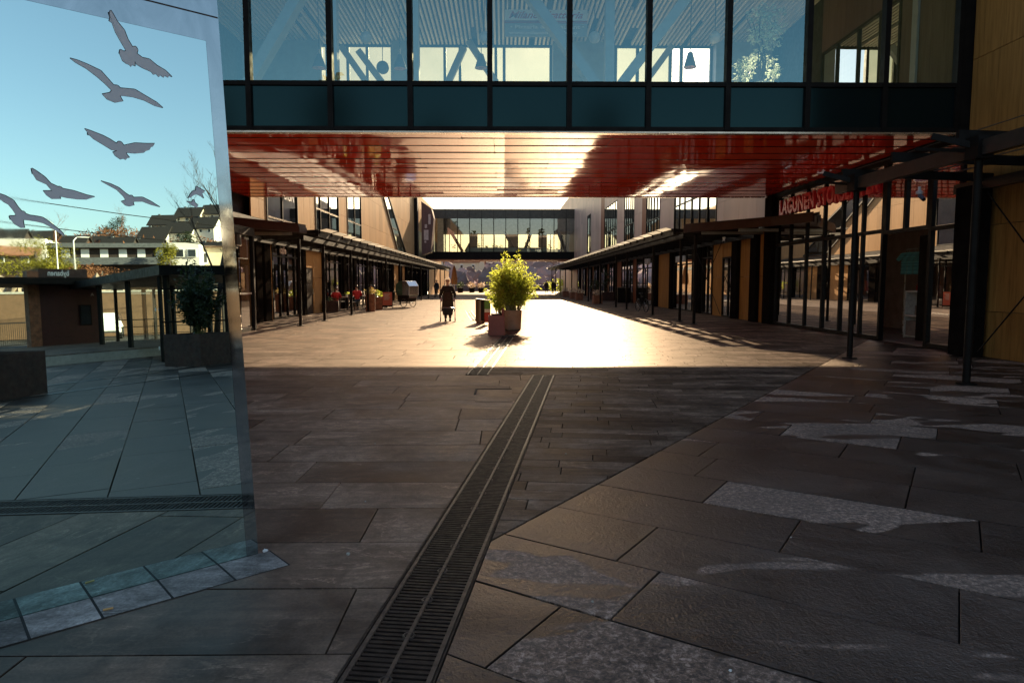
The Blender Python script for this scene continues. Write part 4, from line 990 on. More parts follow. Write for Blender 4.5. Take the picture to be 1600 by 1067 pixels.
def camera_dome(label, loc, sgn):
    t = thing('security_camera', label, 'security camera', loc, 0, 'security cameras under the right canopy')
    m = MB(); m.lathe([(.07,.0),(.07,.06),(.03,.08),(.03,.16)], n=14); m.build('mount', M['white'], t, auto=40)
    m = MB(); m.tube([(0,0,-.02),(-.04*sgn,-.10,-.12)], .045, 10); m.build('camera_body', M['white'] if sgn > 0 else M['lamp_grey'], t, auto=40)
    m = MB(); m.tube([(-.04*sgn,-.10,-.12),(-.048*sgn,-.12,-.144)], .038, 10); m.build('lens', M['black'], t, auto=40)
camera_dome('grey security camera hanging above the open shop doorway', (9.05,14.95,3.42), -1)
camera_dome('white security camera under the solid canopy beside the tan panels', (9.05,28.1,3.3), 1)
m = MB(); m.tube([(0,0,0),(0,0,.06)],.05,12); m.tube([(0,0,.03),(-.09,0,.03),(-.10,0,-.16)],.018,8); o = m.build('wall_lamp', M['black']); o.location = (RX-.12,14.40,1.72); tag(o,'small black wall fitting on the tan panel beside the dark column','wall fitting')

# ------------------------------------------------------------------ shop goods near the open doorway
def shirt(label, y, x, mat):
    t = MB(); z = 2.36
    pr = [(-.05,0),(-.22,-.03),(-.34,-.20),(-.27,-.26),(-.20,-.17),(-.21,-.62),(.21,-.62),(.20,-.17),(.27,-.26),(.34,-.20),(.22,-.03),(.05,0)]
    n = len(pr)
    A = [(-.045-.01*math.cos(3*a), a, b) for a, b in pr]; B = [(.045, a, b) for a, b in pr]
    t.mesh(A+B, [tuple(range(n)), tuple(reversed(range(n,2*n)))]+[(i,n+i,n+(i+1)%n,(i+1)%n) for i in range(n)])
    r = thing('hanging_shirt', label, 'shirt', (x,y,z), rad(75), 'shirts on the shop rail')
    t.build('shirt_body', mat, r); k = MB(); k.tube([(0,0,-.02),(0,0,.03),(0,.03,.06),(0,.03,.09)], .006, 5); k.tube([(0,-.2,-.05),(0,0,-.01),(0,.2,-.05)], .008, 5); k.build('hanger', M['chrome'], r)
for k, y in enumerate((19.3,19.1,18.9,18.7)): shirt(['mint striped shirt at the front of the shop rail','second mint shirt on the shop rail','third mint shirt on the shop rail','mint shirt furthest along the shop rail'][k], y, 11.5+.05*k, M['mint'])
t = thing('clothes_rail', 'metal clothes rail with mint shirts inside the shop doorway', 'clothes rail', (11.55,19.0,0))
m = MB()
for y in (-.55,.55): m.tube([(0,y,.02),(0,y,2.45)],.018,8); m.tube([(-.25,y,.02),(.25,y,.02)],.018,8)
m.tube([(0,-.56,2.45),(0,.56,2.45)],.018,8); m.build('rail_frame', M['chrome'], t)
t = thing('display_shelf', 'shop display shelf with boxes just inside the glass', 'shelf', (11.25,18.1,0))
m = MB()
for z in (.05,.6,1.25): m.box((-.25,-.5,z),(.25,.5,z+.04))
for y in (-.5,.46): m.box((-.25,y,0),(.25,y+.04,1.29))
m.build('shelf_board', M['wood_slat'], t)
for k,(y,z,s,mt,l) in enumerate(((-.2,1.29,.16,'white','white carton standing on the top shop shelf'),(.1,1.29,.12,'red_paint','red carton standing on the top shop shelf'),(-.1,.64,.2,'interior_mid','brown carton on the middle shop shelf'),(.0,.09,.3,'interior_mid','dark crate on the bottom shop shelf'))):
    m = MB(); m.box((-s,-s,0),(s,s,s*1.3)); m.box((-s*.9,-.004-s,s*.3),(s*.9,-s-.001,s*.9)); o = m.build('carton', M[mt], bevel=.006); o.location = (11.25,18.1+y,z); tag(o, l, 'box')
t = thing('price_sign', 'white price board with red number 5595 in the shop window', 'sign', (10.55,16.35,1.28))
m = MB(); m.box((0,-.28,0),(.02,.28,.48)); m.build('board', M['wall_cream'], t)
text_obj('lettering','5595',.22,M['red_paint'],frame_M((-.006,.25,.05),(0,-1,0),(0,0,1)),.003,.004,0,'LEFT',.95,1,t)
m = MB(); m.box((-.006,-.2,.33),(-.002,.22,.36)); m.box((-.006,-.1,.39),(-.002,.22,.42)); m.build('text_line', M['clad_rust'], t)
m = MB(); m.tube([(.01,0,0),(.01,0,-1.26)],.015,8); m.lathe([(.16,-1.26),(.16,-1.24)], (.01,0,0), 16); m.build('stand', M['black'], t)
def mannequin(label, x, y, top, bot):
    t = thing('shop_mannequin', label, 'mannequin', (x,y,0), 0, 'mannequins in the shop window')
    m = MB(); m.rings([[(c*rx,s_*ry,z) for c,s_ in [(math.cos(2*PI*k/14),math.sin(2*PI*k/14)) for k in range(14)]] for rx,ry,z in ((.17,.12,.95),(.15,.11,1.1),(.20,.13,1.35),(.21,.12,1.48),(.07,.06,1.55))]); m.build('jacket', top, t, smooth=True)
    m = MB()
    for s_ in (-1,1): m.tube([(s_*.21,0,1.46),(s_*.27,.02,1.2),(s_*.26,-.03,.95)],[.06,.05,.045],8)
    m.build('sleeve', top, t, smooth=True)
    m = MB()
    for s_ in (-1,1): m.tube([(s_*.09,0,.97),(s_*.09,-.02,.5),(s_*.09,0,.06)],[.095,.075,.06],8)
    m.build('trousers', bot, t, smooth=True); m = MB(); m.ball((0,0,1.72),(.085,.1,.12),8); m.tube([(0,0,1.54),(0,0,1.64)],.045,8); m.lathe([(.22,0),(.22,.03)],n=18); m.build('figure_form', M['interior_mid'], t, smooth=True)
mannequin('mannequin in an orange red coat behind the shop glass', 10.9, 22.2, M['orange'], M['orange'])
mannequin('mannequin in a yellow jacket behind the shop glass', 10.8, 21.0, M['yellow'], M['dark_cloth'])

# ------------------------------------------------------------------ centre of the plaza
def bamboo(parent, n_stem, h, spread, n_leaf, size, mat, rng, base_z=0, cane=True):
    c = MB(); m = MB()
    for _ in range(n_stem):
        a = rng.uniform(0, 2*PI); r0 = rng.uniform(0,.2)*spread*1.4; r1 = rng.uniform(.05,1)**.7*spread; hh = h*rng.uniform(.5,1)*(1.08-.40*(r1/spread)**1.5)
        p0 = Vector((r0*math.cos(a), r0*math.sin(a), base_z)); b = a+rng.uniform(-.5,.5)
        pts = []
        for k in range(8):
            f = k/7; x = r0+(r1-r0)*f**1.4
            pts.append(Vector((x*math.cos(a+(b-a)*f), x*math.sin(a+(b-a)*f), base_z+hh*(f-.16*(r1/spread)*f**3))))
        c.tube(pts, [.009*(1-.75*k/7)+.002 for k in range(8)], 5)
        for q in range(int(n_leaf/n_stem)):
            f = rng.uniform(.18,1)**.8; k = min(6,int(f*7)); p = pts[k].lerp(pts[k+1], f*7-k)
            tw = Vector((rng.gauss(0,1),rng.gauss(0,1),rng.gauss(.2,.7))).normalized()*rng.uniform(.02,.20)*spread
            for _k in range(2):
                d = Vector((rng.gauss(0,1),rng.gauss(0,1),rng.gauss(-.25,.7))).normalized(); s_ = d.cross(Vector((rng.gauss(0,1),rng.gauss(0,1),rng.gauss(0,1)))).normalized()
                L = size*rng.uniform(.5,1.3); w_ = L*.16; q0 = p+tw; nn = d.cross(s_)
                m.face([q0, q0+d*L*.4+s_*w_+nn*L*.04, q0+d*L-nn*L*.05, q0+d*L*.4-s_*w_+nn*L*.04])
    if cane: c.build('cane', M['cane'], parent)
    m.build('foliage', mat, parent)
PX, PY = .315, 21.93
t = thing('bamboo_planter', 'round brown pot with bright yellow green bamboo in the middle of the plaza', 'potted plant', (PX,PY,0))
m = MB(); m.lathe([(.24,0),(.26,.02),(.285,.58),(.30,.60),(.30,.63),(.27,.63),(.265,.56)], n=36); m.build('pot', M['pot'], t, auto=40)
m = MB(); m.lathe([(.26,.54),(.25,.57),(.02,.59)], n=20); m.build('soil', M['soil'], t)
bamboo(t, 84, 1.95, .86, 6000, .105, M['leaf_bamboo'], random.Random(5), .56)
t = thing('bamboo_planter', 'second bamboo clump in a dark tub hidden behind the red box', 'potted plant', (-.10,22.6,0))
m = MB(); m.lathe([(.27,0),(.30,.5),(.27,.5)], n=28); m.build('pot', M['black'], t, auto=40)
bamboo(t, 36, 1.35, .50, 1500, .10, M['leaf_bamboo'], random.Random(8), .45)
t = thing('planter_box', 'low oxide red cubic planter box in front of the bamboo pot', 'planter', (-.19,19.78,0))
m = MB()
for a,b in (((-.235,-.235,0),(.235,-.215,.56)),((-.235,.215,0),(.235,.235,.56)),((-.2345,-.2145,.001),(-.215,.2145,.559)),((.215,-.2145,.001),(.2345,.2145,.559))): m.box(a,b)
m.build('box_side', M['red_box'], t, bevel=.004); m = MB(); m.box((-.214,-.214,.05),(.214,.214,.535)); m.build('gravel_fill', M['concrete'], t)
m = MB(); m.lathe([(.035,.53),(.035,.72),(.02,.78),(.0,.79)], (.19,.1,0), 12); m.build('post', M['red_box'], t, auto=40)
t = thing('litter_bin', 'round bronze litter bin with a slanted lid beside the bamboo pot', 'litter bin', (-.85,25.6,0))
m = MB(); m.lathe([(.16,0),(.16,.06),(.182,.065),(.182,.86)], n=28); m.build('bin_body', M['bin'], t, auto=40)
m = MB(); n = 28; m.rings([[(math.cos(2*PI*k/n)*.19,math.sin(2*PI*k/n)*.19,.86) for k in range(n)],[(math.cos(2*PI*k/n)*.19,math.sin(2*PI*k/n)*.19,.90-.02*math.cos(2*PI*k/n)) for k in range(n)]]); m.build('lid', M['dark_metal'], t, auto=40)
m = MB(); m.box((.02,-.1895,.1),(.13,-.15,.84)); m.build('bin_door', M['black'], t)
t = thing('flag_board', 'narrow green white and red striped board behind the round bin', 'sign board', (-.57,24.6,0), rad(8)); t.scale = (.72,1,1)
m = MB(); m.box((-.14,-.012,.56),(.14,.012,.88)); m.build('green_band', M['green_paint'], t)
m = MB(); m.box((-.14,-.012,.44),(.14,.012,.559)); m.build('white_band', M['white'], t)
m = MB(); m.box((-.14,-.012,.08),(.14,.012,.439)); m.build('red_band', M['red_paint'], t)
m = MB(); m.tube([(-.15,0,0),(-.15,0,.9)],.012,8); m.tube([(.15,0,0),(.15,0,.9)],.012,8); m.box((-.17,-.12,0),(-.13,.12,.015)); m.box((.13,-.12,0),(.17,.12,.015)); m.build('stand', M['black'], t)
t = thing('plant_tub', 'small dark plant tub with low leaves behind the flag board', 'potted plant', (-.82,29.0,0))
m = MB(); m.lathe([(.15,0),(.2,.42),(.17,.42)], n=20); m.build('pot', M['black'], t)
m = MB(); leaves(m,(0,0,.52),(.26,.26,.16),150,.14,rg,.35); m.build('foliage', M['leaf_dark'], t)

# ------------------------------------------------------------------ people
def skin_graph(name, verts, edges, radii, mat, parent, sub=2, root=0):
    me = bpy.data.meshes.new(name); me.from_pydata([tuple(v) for v in verts], edges, []); o = bpy.data.objects.new(name, me); COL.objects.link(o)
    o.modifiers.new('skin', 'SKIN'); sv = me.skin_vertices[0].data
    for i, r in enumerate(radii): sv[i].radius = (r, r) if not hasattr(r,'__len__') else r
    for i in range(len(verts)): sv[i].use_root = (i == root)
    o.modifiers['skin'].use_smooth_shade = True
    s = o.modifiers.new('sub', 'SUBSURF'); s.levels = sub; s.render_levels = sub
    bake(o); o.data.materials.clear(); o.data.materials.append(mat); o.parent = parent
    o.data.polygons.foreach_set('use_smooth', [True]*len(o.data.polygons))
    return o
def person(label, loc, rz, h=1.7, hands=((-.26,-.05,.80),(.26,-.05,.80)), elbows=((-.27,.05,1.08),(.27,.05,1.08)), feet=((-.09,-.12,0),(.09,.14,0)), knees=None,
           top=None, legs=None, hair=None, coat_len=None, coat_mat=None, lean=0.0, seated=False, hips=None, group='people on the plaza', hair_long=False, detail=2, glasses=False, yaw_head=0):
    """figure facing -Y in its own frame, built from joints of a 1.70 m body and scaled"""
    k = h/1.70
    t = thing('person', label, 'person', loc, rz, group); t.scale = (k,k,k)
    hz = .92 if hips is None else hips[2]; hp = Vector((0,0,.92)) if hips is None else Vector(hips)
    ch = hp+Vector((0,-lean*.30,.38)); nk = hp+Vector((0,-lean*.50,.57)); hd = nk+Vector((0,-lean*.16-.02,.09))
    sh = [ch+Vector((s*.17,-.01,.10)) for s in (-1,1)]; hj = [hp+Vector((s*.09,0,-.04)) for s in (-1,1)]
    kn = knees or [((hj[i]+Vector(feet[i]))/2)+Vector((0,-.05,.03)) for i in (0,1)]
    V = [hp, hp+Vector((0,-lean*.12,.18)), ch, nk, hd]; E = [(0,1),(1,2),(2,3),(3,4)]; Rr = [(.15,.11),(.135,.10),(.15,.105),.055,.05]
    for i in (0,1):
        b = len(V); el, ha = Vector(elbows[i]), Vector(hands[i]); wd = (ha-el).normalized()
        V += [sh[i], el, ha-wd*.05, ha+wd*.06]; E += [(2,b),(b,b+1),(b+1,b+2),(b+2,b+3)]; Rr += [.062,.045,.032,(.040,.018)]
        for f in range(4):                                            # fingers and thumb
            q = len(V); o_ = Vector(((f-1.5)*.017,0,0)); V += [ha+wd*.10+o_*.9, ha+wd*(.15-.01*abs(f-1.4))+o_+Vector((0,-.012,-.025))]; E += [(b+3,q),(q,q+1)]; Rr += [.011,.009]
        q = len(V); V += [ha+wd*.06+Vector((-.05 if i else .05,-.015,0))]; E += [(b+2,q)]; Rr += [.012]
        b = len(V); ft = Vector(feet[i]); V += [hj[i], Vector(kn[i]), ft+Vector((0,.03,.09)), ft+Vector((0,-.02,.035)), ft+Vector((0,-.15,.03))]
        E += [(0,b),(b,b+1),(b+1,b+2),(b+2,b+3),(b+3,b+4)]; Rr += [.085,.062,.042,.045,(.042,.028)]
    # head: skull, jaw, nose, ears on the same surface
    q = len(V); V += [hd+Vector((0,.0,.07)), hd+Vector((0,-.005,.14)), hd+Vector((0,-.055,.045)), hd+Vector((0,-.105,.075))]; E += [(4,q),(q,q+1),(q,q+2),(q,q+3)]; Rr += [(.078,.085),(.07,.08),(.045,.035),(.012,.014)]
    for s_ in (-1,1): q2 = len(V); V += [hd+Vector((s_*.088,.01,.075))]; E += [(q,q2)]; Rr += [(.012,.02)]
    skin_graph('body', V, E, Rr, M['skin'], t, detail)
    # top: jacket with sleeves
    tm = top or M['dark_cloth']
    V = [hp+Vector((0,0,-.02)), hp+Vector((0,-lean*.12,.18)), ch, nk-Vector((0,0,.03))]; E = [(0,1),(1,2),(2,3)]; Rr = [(.175,.135),(.165,.125),(.18,.13),.075]
    for i in (0,1):
        b = len(V); el, ha = Vector(elbows[i]), Vector(hands[i]); V += [sh[i], el, ha+(el-ha).normalized()*.07]; E += [(2,b),(b,b+1),(b+1,b+2)]; Rr += [.082,.066,.052]
    skin_graph('jacket', V, E, Rr, tm, t, detail)
    lm = legs or M['dark_cloth']; V = [hp]; E = []; Rr = [(.16,.125)]
    for i in (0,1):
        b = len(V); ft = Vector(feet[i]); V += [hj[i], Vector(kn[i]), ft+Vector((0,.03,.10))]; E += [(0,b),(b,b+1),(b+1,b+2)]; Rr += [.10,.078,.06]
    skin_graph('trousers', V, E, Rr, lm, t, detail)
    m = MB()
    for ft in feet: m.rings([[(ft[0]+math.cos(2*PI*a/10)*w_*.5, ft[1]-.045+math.sin(2*PI*a/10)*l_, z) for a in range(10)] for w_,l_,z in ((.088,.135,.002),(.094,.14,.03),(.085,.12,.06),(.07,.07,.10))])
    m.build('shoes', M['black'], t, smooth=True)
    m = MB(); c = hd+Vector((0,.018,.095)); R0 = (.118,.125,.125) if hair_long else (.098,.108,.105)
    rg_ = []
    for i in range(9):
        a = PI*(.5+i/16*1.0) if False else i/8
        z = R0[2]*math.cos(a*PI*.62); r = math.sin(a*PI*.62)
        rg_.append([(c.x+R0[0]*r*math.cos(2*PI*q/16), c.y+(R0[1]*r*math.sin(2*PI*q/16) if math.sin(2*PI*q/16) > -.2 or z > .045 else -.2*R0[1]*r), c.z+z-(.10 if hair_long and math.sin(2*PI*q/16) > -.3 and i == 8 else 0)) for q in range(16)])
    m.rings(rg_[::-1]); m.build('hair', hair or M['hair_dark'], t, smooth=True)
    if glasses:
        m = MB()
        for s_ in (-1,1): m.rings([[(hd.x+s_*.036+.030*math.cos(2*PI*a/10), hd.y-y_, hd.z+.088+.021*math.sin(2*PI*a/10)) for a in range(10)] for y_ in (.088,.098)])
        m.tube([(-.07,hd.y-.085,hd.z+.092),(.07,hd.y-.085,hd.z+.092)],.006,6); 
        for s_ in (-1,1): m.tube([(s_*.068,hd.y-.085,hd.z+.092),(s_*.092,hd.y+.01,hd.z+.09)],.004,5)
        m.build('sunglasses', M['black'], t)
    m = MB()                                                          # mouth and eyes
    m.rings([[(hd.x+.024*math.cos(2*PI*a/8), hd.y-.092-y_, hd.z+.035+.005*math.sin(2*PI*a/8)) for a in range(8)] for y_ in (0,.004)])
    if not glasses:
        for s_ in (-1,1): m.ball((hd.x+s_*.032,hd.y-.082,hd.z+.088),.010,6)
    m.build('face_features', M['clad_rust'], t)
    if coat_len is not None:
        m = MB(); z0 = hp.z+.28; N = 20; rr = []
        for i in range(9):
            f = i/8; z = z0+(coat_len-z0)*f; w_ = .20+.065*f; d_ = .15+.06*f
            rr.append([(math.cos(2*PI*a/N)*w_*(1+.03*math.sin(a*2.5+i)*f), -lean*.12*(1-f)+math.sin(2*PI*a/N)*d_*(1+.04*math.cos(a*3)*f), z) for a in range(N)])
        m.rings(rr[::-1]); m.build('coat', coat_mat or tm, t, smooth=True)
    return t
WX, WY = -2.16, 26.75
wom = person('white haired woman in a long dark coat and sunglasses pushing a wheeled walker', (WX,WY,0), rad(4), 1.62, hands=((-.27,-.30,.90),(.27,-.30,.90)), elbows=((-.31,.04,1.06),(.31,.04,1.06)),
    feet=((-.09,-.16,0),(.09,.16,0)), top=M['coat'], legs=M['dark_cloth'], hair=M['hair_white'], coat_len=.42, coat_mat=M['skirt'], lean=.25, glasses=True, hair_long=True)
t = thing('walker', 'wheeled walking frame with a dark bag held by the woman', 'walker', (WX,WY,0), rad(4))
m = MB()
for s in (-1,1):
    m.tube([(s*.27,-.20,.86),(s*.27,-.36,.87),(s*.27,-.40,.80),(s*.28,-.48,.10)],.014,8); m.tube([(s*.28,-.42,.55),(s*.28,-.05,.10)],.013,8); m.tube([(s*.28,-.45,.32),(s*.28,-.10,.20)],.010,6)
m.tube([(-.28,-.44,.42),(.28,-.44,.42)],.012,8); m.tube([(-.28,-.42,.55),(.28,-.42,.55)],.012,8); m.build('frame', M['chrome'], t, smooth=True)
for s in (-1,1):
    for y in (-.48,-.05):
        m = MB(); m.tube([(s*.28-.016,y,.095),(s*.28+.016,y,.095)],.095,16); wlm = m.build('wheel', M['rubber'], t, auto=40); m = MB(); m.tube([(s*.28-.02,y,.095),(s*.28+.02,y,.095)],.045,12); m.build('hub', M['lamp_grey'], wlm, auto=40)
    m = MB(); m.tube([(s*.27,-.17,.863),(s*.27,-.31,.868)],.021,8); m.build('grip', M['rubber'], t, smooth=True)
m = MB(); m.rings([[(-.20*w_,-.46-d_,z),(.20*w_,-.46-d_,z),(.20*w_,-.30,z),(-.20*w_,-.30,z)] for w_,d_,z in ((.9,.02,.26),(1,.05,.36),(1,.03,.52))]); m.build('bag', M['dark_cloth'], t, bevel=.02)
person('dark clothed person standing by the glass entrance at the far left', (-7.75,80,0), rad(20), 1.75, coat_len=.75, detail=1)
person('left one of two dark figures walking away at the far right', (6.35,100,0), rad(170), 1.8, coat_len=.6, detail=1)
person('right one of two dark figures walking away at the far right', (7.35,100,0), rad(185), 1.85, coat_len=.6, detail=1)

# ------------------------------------------------------------------ cafe on the left
def chair(label, x, y, rz, mat='seat_dark'):
    t = thing('cafe_chair', label, 'chair', (x,y,0), rz, 'cafe chairs under the left canopy')
    m = MB(); m.box((-.22,-.22,.43),(.22,.22,.47)); m.build('seat', M[mat], t, bevel=.01)
    m = MB()
    for k in range(4): m.box((-.21,.20,.56+k*.085),(.21,.225,.62+k*.085))
    m.build('backrest', M[mat], t)
    for s in (-1,1):
        m = MB(); m.tube([(s*.21,.21,0),(s*.205,.20,.45),(s*.205,.225,.88)],.013,6); m.build('leg', M['chrome'], t)
        m = MB(); m.tube([(s*.21,-.21,0),(s*.20,-.20,.45)],.013,6); m.build('leg', M['chrome'], t)
    return t
def table(label, x, y, r=.36):
    t = thing('cafe_table', label, 'table', (x,y,0), 0, 'cafe tables under the left canopy')
    m = MB(); m.lathe([(r,.71),(r+.01,.72),(r+.01,.735),(r,.74)], n=24); m.build('tabletop', M['table_top'], t, auto=40)
    m = MB(); m.tube([(0,0,.02),(0,0,.71)],.03,10); m.lathe([(.22,0),(.22,.012),(.05,.03)], n=20); m.build('pedestal', M['black'], t, auto=40); return t
table('cafe table with a small plant, nearest the wall', -8.55, 37.6); table('cafe table where the red jacket person sits', -7.95, 40.2); table('cafe table between the wall and the seated people', -8.7, 42.4)
for x,y,r,l in ((-8.1,37.2,rad(70),'empty slatted chair nearest the dark planter box'),(-8.9,38.4,rad(200),'empty slatted chair against the cafe wall'),(-8.35,39.3,rad(-20),'slatted chair under the person in a red jacket'),(-7.55,39.9,rad(80),'slatted chair under the seated person in black'),(-7.9,41.2,rad(170),'slatted chair under the seated person in grey'),(-8.3,42.8,rad(100),'empty slatted chair beyond the seated people'),(-9.0,43.2,rad(200),'empty slatted chair by the wall beyond the seated people'),(-8.9,36.5,rad(10),'slatted chair under the partly hidden person in red')): chair(l,x,y,r)
SEAT = dict(hips=(0,.05,.52), knees=[(-.10,-.38,.50),(.10,-.38,.50)], feet=((-.10,-.36,0),(.10,-.36,0)), detail=1)
person('seated person in a bright red jacket at a cafe table', (-8.35,39.25,0), rad(200), 1.7, hands=((-.16,-.36,.76),(.16,-.36,.76)), elbows=((-.26,-.08,.80),(.26,-.08,.80)), top=M['jacket_red'], legs=M['jeans'], lean=.2, **SEAT)
person('seated person in black with dark hair at a cafe table', (-7.5,39.92,0), rad(-100), 1.7, hands=((-.16,-.36,.76),(.16,-.36,.76)), elbows=((-.26,-.08,.80),(.26,-.08,.80)), lean=.15, **SEAT)
person('seated person in grey behind the corten planters', (-7.9,41.25,0), rad(-10), 1.7, hands=((-.16,-.36,.76),(.16,-.36,.76)), elbows=((-.26,-.08,.80),(.26,-.08,.80)), top=M['lamp_grey'], lean=.15, **SEAT)
person('partly hidden seated person in red behind the dark planter box', (-8.9,36.6,0), rad(190), 1.6, hands=((-.16,-.36,.76),(.16,-.36,.76)), elbows=((-.26,-.08,.80),(.26,-.08,.80)), top=M['jacket_red'], lean=.15, **SEAT)
m = MB(); m.lathe([(.06,.0),(.08,.12),(.06,.12)],n=12); o_ = thing('table_plant','small potted plant on the cafe table nearest the wall','potted plant',(-8.55,37.6,.742)); m.build('pot', M['white'], o_); m = MB(); leaves(m,(0,0,.2),(.12,.12,.10),70,.08,rg,.4); m.build('foliage', M['leaf_bamboo'], o_)
def planter(name, label, x, y, w, d, h, mat, group, plant=None, rz=0, n=90):
    t = thing(name, label, 'planter', (x,y,0), rz, group)
    m = MB(); m.box((-w/2,-d/2,0),(w/2,-d/2+.02,h)); m.box((-w/2,d/2-.02,0),(w/2,d/2,h)); m.box((-w/2+.001,-d/2+.021,.001),(-w/2+.02,d/2-.021,h-.001)); m.box((w/2-.02,-d/2+.021,.001),(w/2-.001,d/2-.021,h-.001)); m.build('box_side', M[mat], t)
    m = MB(); m.box((-w/2+.021,-d/2+.022,.05),(w/2-.021,d/2-.022,h-.05)); m.build('soil', M['soil'], t)
    if plant:
        m = MB(); leaves(m,(0,0,h+plant[1]*.4),(w*.52,d*.52,plant[1]*.6),n,plant[2],rg,.3,-.2); m.build('foliage', M[plant[0]], t)
    return t
planter('planter_box','long dark planter box between the cafe tables and the tan wall',-8.95,35.75,.75,1.5,.58,'corten_dark','planter boxes of the cafe',('leaf_dark',.15,.12),rad(12))
planter('planter_box','tall rust planter box with dry grass at the end of the cafe',-7.0,36.2,.48,.55,.92,'corten','planter boxes of the cafe',('leaf_grass',.3,.16),rad(10),160)
planter('planter_box','smaller rust planter box just behind the tall one',-6.95,38.3,.40,.45,.72,'corten','planter boxes of the cafe',('leaf_bamboo',.35,.16),rad(10))
t = thing('sandwich_board', 'coral red menu board on a dark stand beside the cargo bike', 'sign board', (-6.8,40.3,0), rad(-18))
m = MB(); m.box((-.31,-.02,.18),(.31,.02,.95)); m.build('board_panel', M['board_red'], t)
m = MB(); m.box((-.335,-.015,.0),(-.312,.015,1.0)); m.box((.312,-.015,0),(.335,.015,1.0)); m.box((-.311,-.019,.952),(.311,.019,.985)); m.box((-.311,-.018,.10),(.311,.018,.178)); m.box((-.33,.02,0),(-.31,.5,.02)); m.box((.31,.02,0),(.33,.5,.02)); m.build('frame', M['black'], t)
m = MB()
for k in range(6): m.box((-.19,-.026,.83-k*.065),(.19-.05*(k%3),-.021,.865-k*.065))
m.build('text_line', M['pink_panel'], t)
# cargo tricycle
t = thing('cargo_bike', 'cargo tricycle with a green hood and clear rain cover', 'cargo bike', (-6.35,42.9,0), rad(56))
def wheel(parent, x, y, r, axis='x'):
    m = MB(); m.tube([(x,y+r*math.cos(2*PI*k/20),r+.005+r*math.sin(2*PI*k/20)) for k in range(21)],.022,6,cap=False); o = m.build('wheel', M['rubber'], parent)
    m = MB(); m.tube([(x-.04,y,r+.005),(x+.04,y,r+.005)],.03,8)
    for k in range(10): m.tube([(x,y,r+.005),(x,y+(r-.02)*math.cos(2*PI*k/10),r+.005+(r-.02)*math.sin(2*PI*k/10))],.004,4)
    m.build('spokes', M['chrome'], o)
wheel(t,0,1.15,.33); wheel(t,-.42,-.55,.26); wheel(t,.42,-.55,.26)
m = MB(); m.tube([(0,1.15,.33),(0,.65,.32),(0,.55,.88)],.022,8); m.tube([(0,.65,.32),(0,-.2,.40)],.026,8); m.tube([(0,1.15,.33),(0,.6,.75)],.016,6); m.tube([(-.42,-.55,.26),(.42,-.55,.26)],.02,8); m.tube([(-.28,.22,1.02),(0,.12,.98),(.28,.22,1.02)],.014,6); m.tube([(0,.12,.98),(0,-.02,.42)],.02,8); m.build('frame', M['black'], t, smooth=True)
m = MB(); m.rings([[(sx*.10*w_,.58+sy*l_,z) for sx,sy in ((-1,-1),(1,-1),(1,1),(-1,1))] for w_,l_,z in ((.5,.10,.89),(1,.14,.93),(.8,.12,.96))]); m.build('saddle', M['rubber'], t)
m = MB(); m.rings([[(-.40,-1.0+a,z),(.40,-1.0+a,z),(.40,-.02,z),(-.40,-.02,z)] for a,z in ((.18,.34),(.02,.72))]); m.build('cargo_tub', M['black'], t, bevel=.03)
m = MB(); prof = [(-.02,.73),(.12,1.05),(.05,1.42),(-.20,1.60),(-.45,1.62)]
m.rings([[(x*(.42 if k<3 else .40),a,b) for x in (-1,-.6,0,.6,1)] + [(x*(.40 if k<3 else .38),a-.02,b-.02) for x in (1,.6,0,-.6,-1)] for k,(a,b) in enumerate(prof)]); 
for s in (-1,1): m.face([(s*.42,a,b) for a,b in prof]+[(s*.42,-.45,.73)])
m.build('hood', M['hood_green'], t)
m = MB(); A = [(-.42,-.46,.73),(-.42,-1.0,.74),(-.42,-1.02,1.30),(-.42,-.80,1.60),(-.42,-.46,1.62)]
m.rings([A,[(-x,y,z) for x,y,z in A]]); m.build('rain_cover', M['plastic_clear'], t)
m = MB()
for s in (-1,1): m.tube([(s*.425,-1.0,.74),(s*.425,-1.02,1.30),(s*.425,-.80,1.60),(s*.425,-.46,1.62)],.012,6)
m.tube([(-.425,-1.02,1.3),(.425,-1.02,1.3)],.012,6); m.build('cover_hoop', M['white'], t)
m = MB(); m.box((-.36,-.95,.58),(.36,-.1,.66)); m.box((-.36,-.14,.66),(.36,-.08,1.0)); m.build('bench', M['interior_mid'], t)

# ------------------------------------------------------------------ right pavement
for x,y,l in ((6.75,48.9,'nearest small rust planter with pale flowers on the right pavement edge'),(6.62,59.6,'second small rust planter along the right pavement edge'),(6.6,64.4,'third small rust planter along the right pavement edge'),(6.66,73,'farthest small rust planter along the right pavement edge')): planter('flower_box', l, x, y, .62, .62, .62, 'corten', 'small planters along the right pavement', ('flower',.4,.16), rad(5), 130)
for x,y,h,l in ((8.75,57.5,2.6,'dark clipped tree in a dark box on the right pavement'),(8.5,63,1.7,'lower dark shrub in a dark box further along the right pavement')):
    t = thing('shrub_box', l, 'planter', (x,y,0), 0, 'dark shrubs in boxes on the right pavement')
    m = MB(); m.box((-.55,-.45,0),(.55,.45,.75)); m.build('box_side', M['corten_dark'], t, bevel=.01)
    m = MB(); m.tube([(0,0,.7),(0,0,1.1)],.05,8); m.build('trunk', M['bark'], t)
    m = MB(); 
    for _ in range(14): leaves(m,(rg.uniform(-.35,.35),rg.uniform(-.35,.35),rg.uniform(.95,h)),(.25,.25,.22),40,.14,rg,.35)
    m.build('foliage', M['leaf_dark'], t)
t = thing('menu_cabinet', 'dark waist high cabinet standing by the rust red wall', 'cabinet', (9.1,52,0))
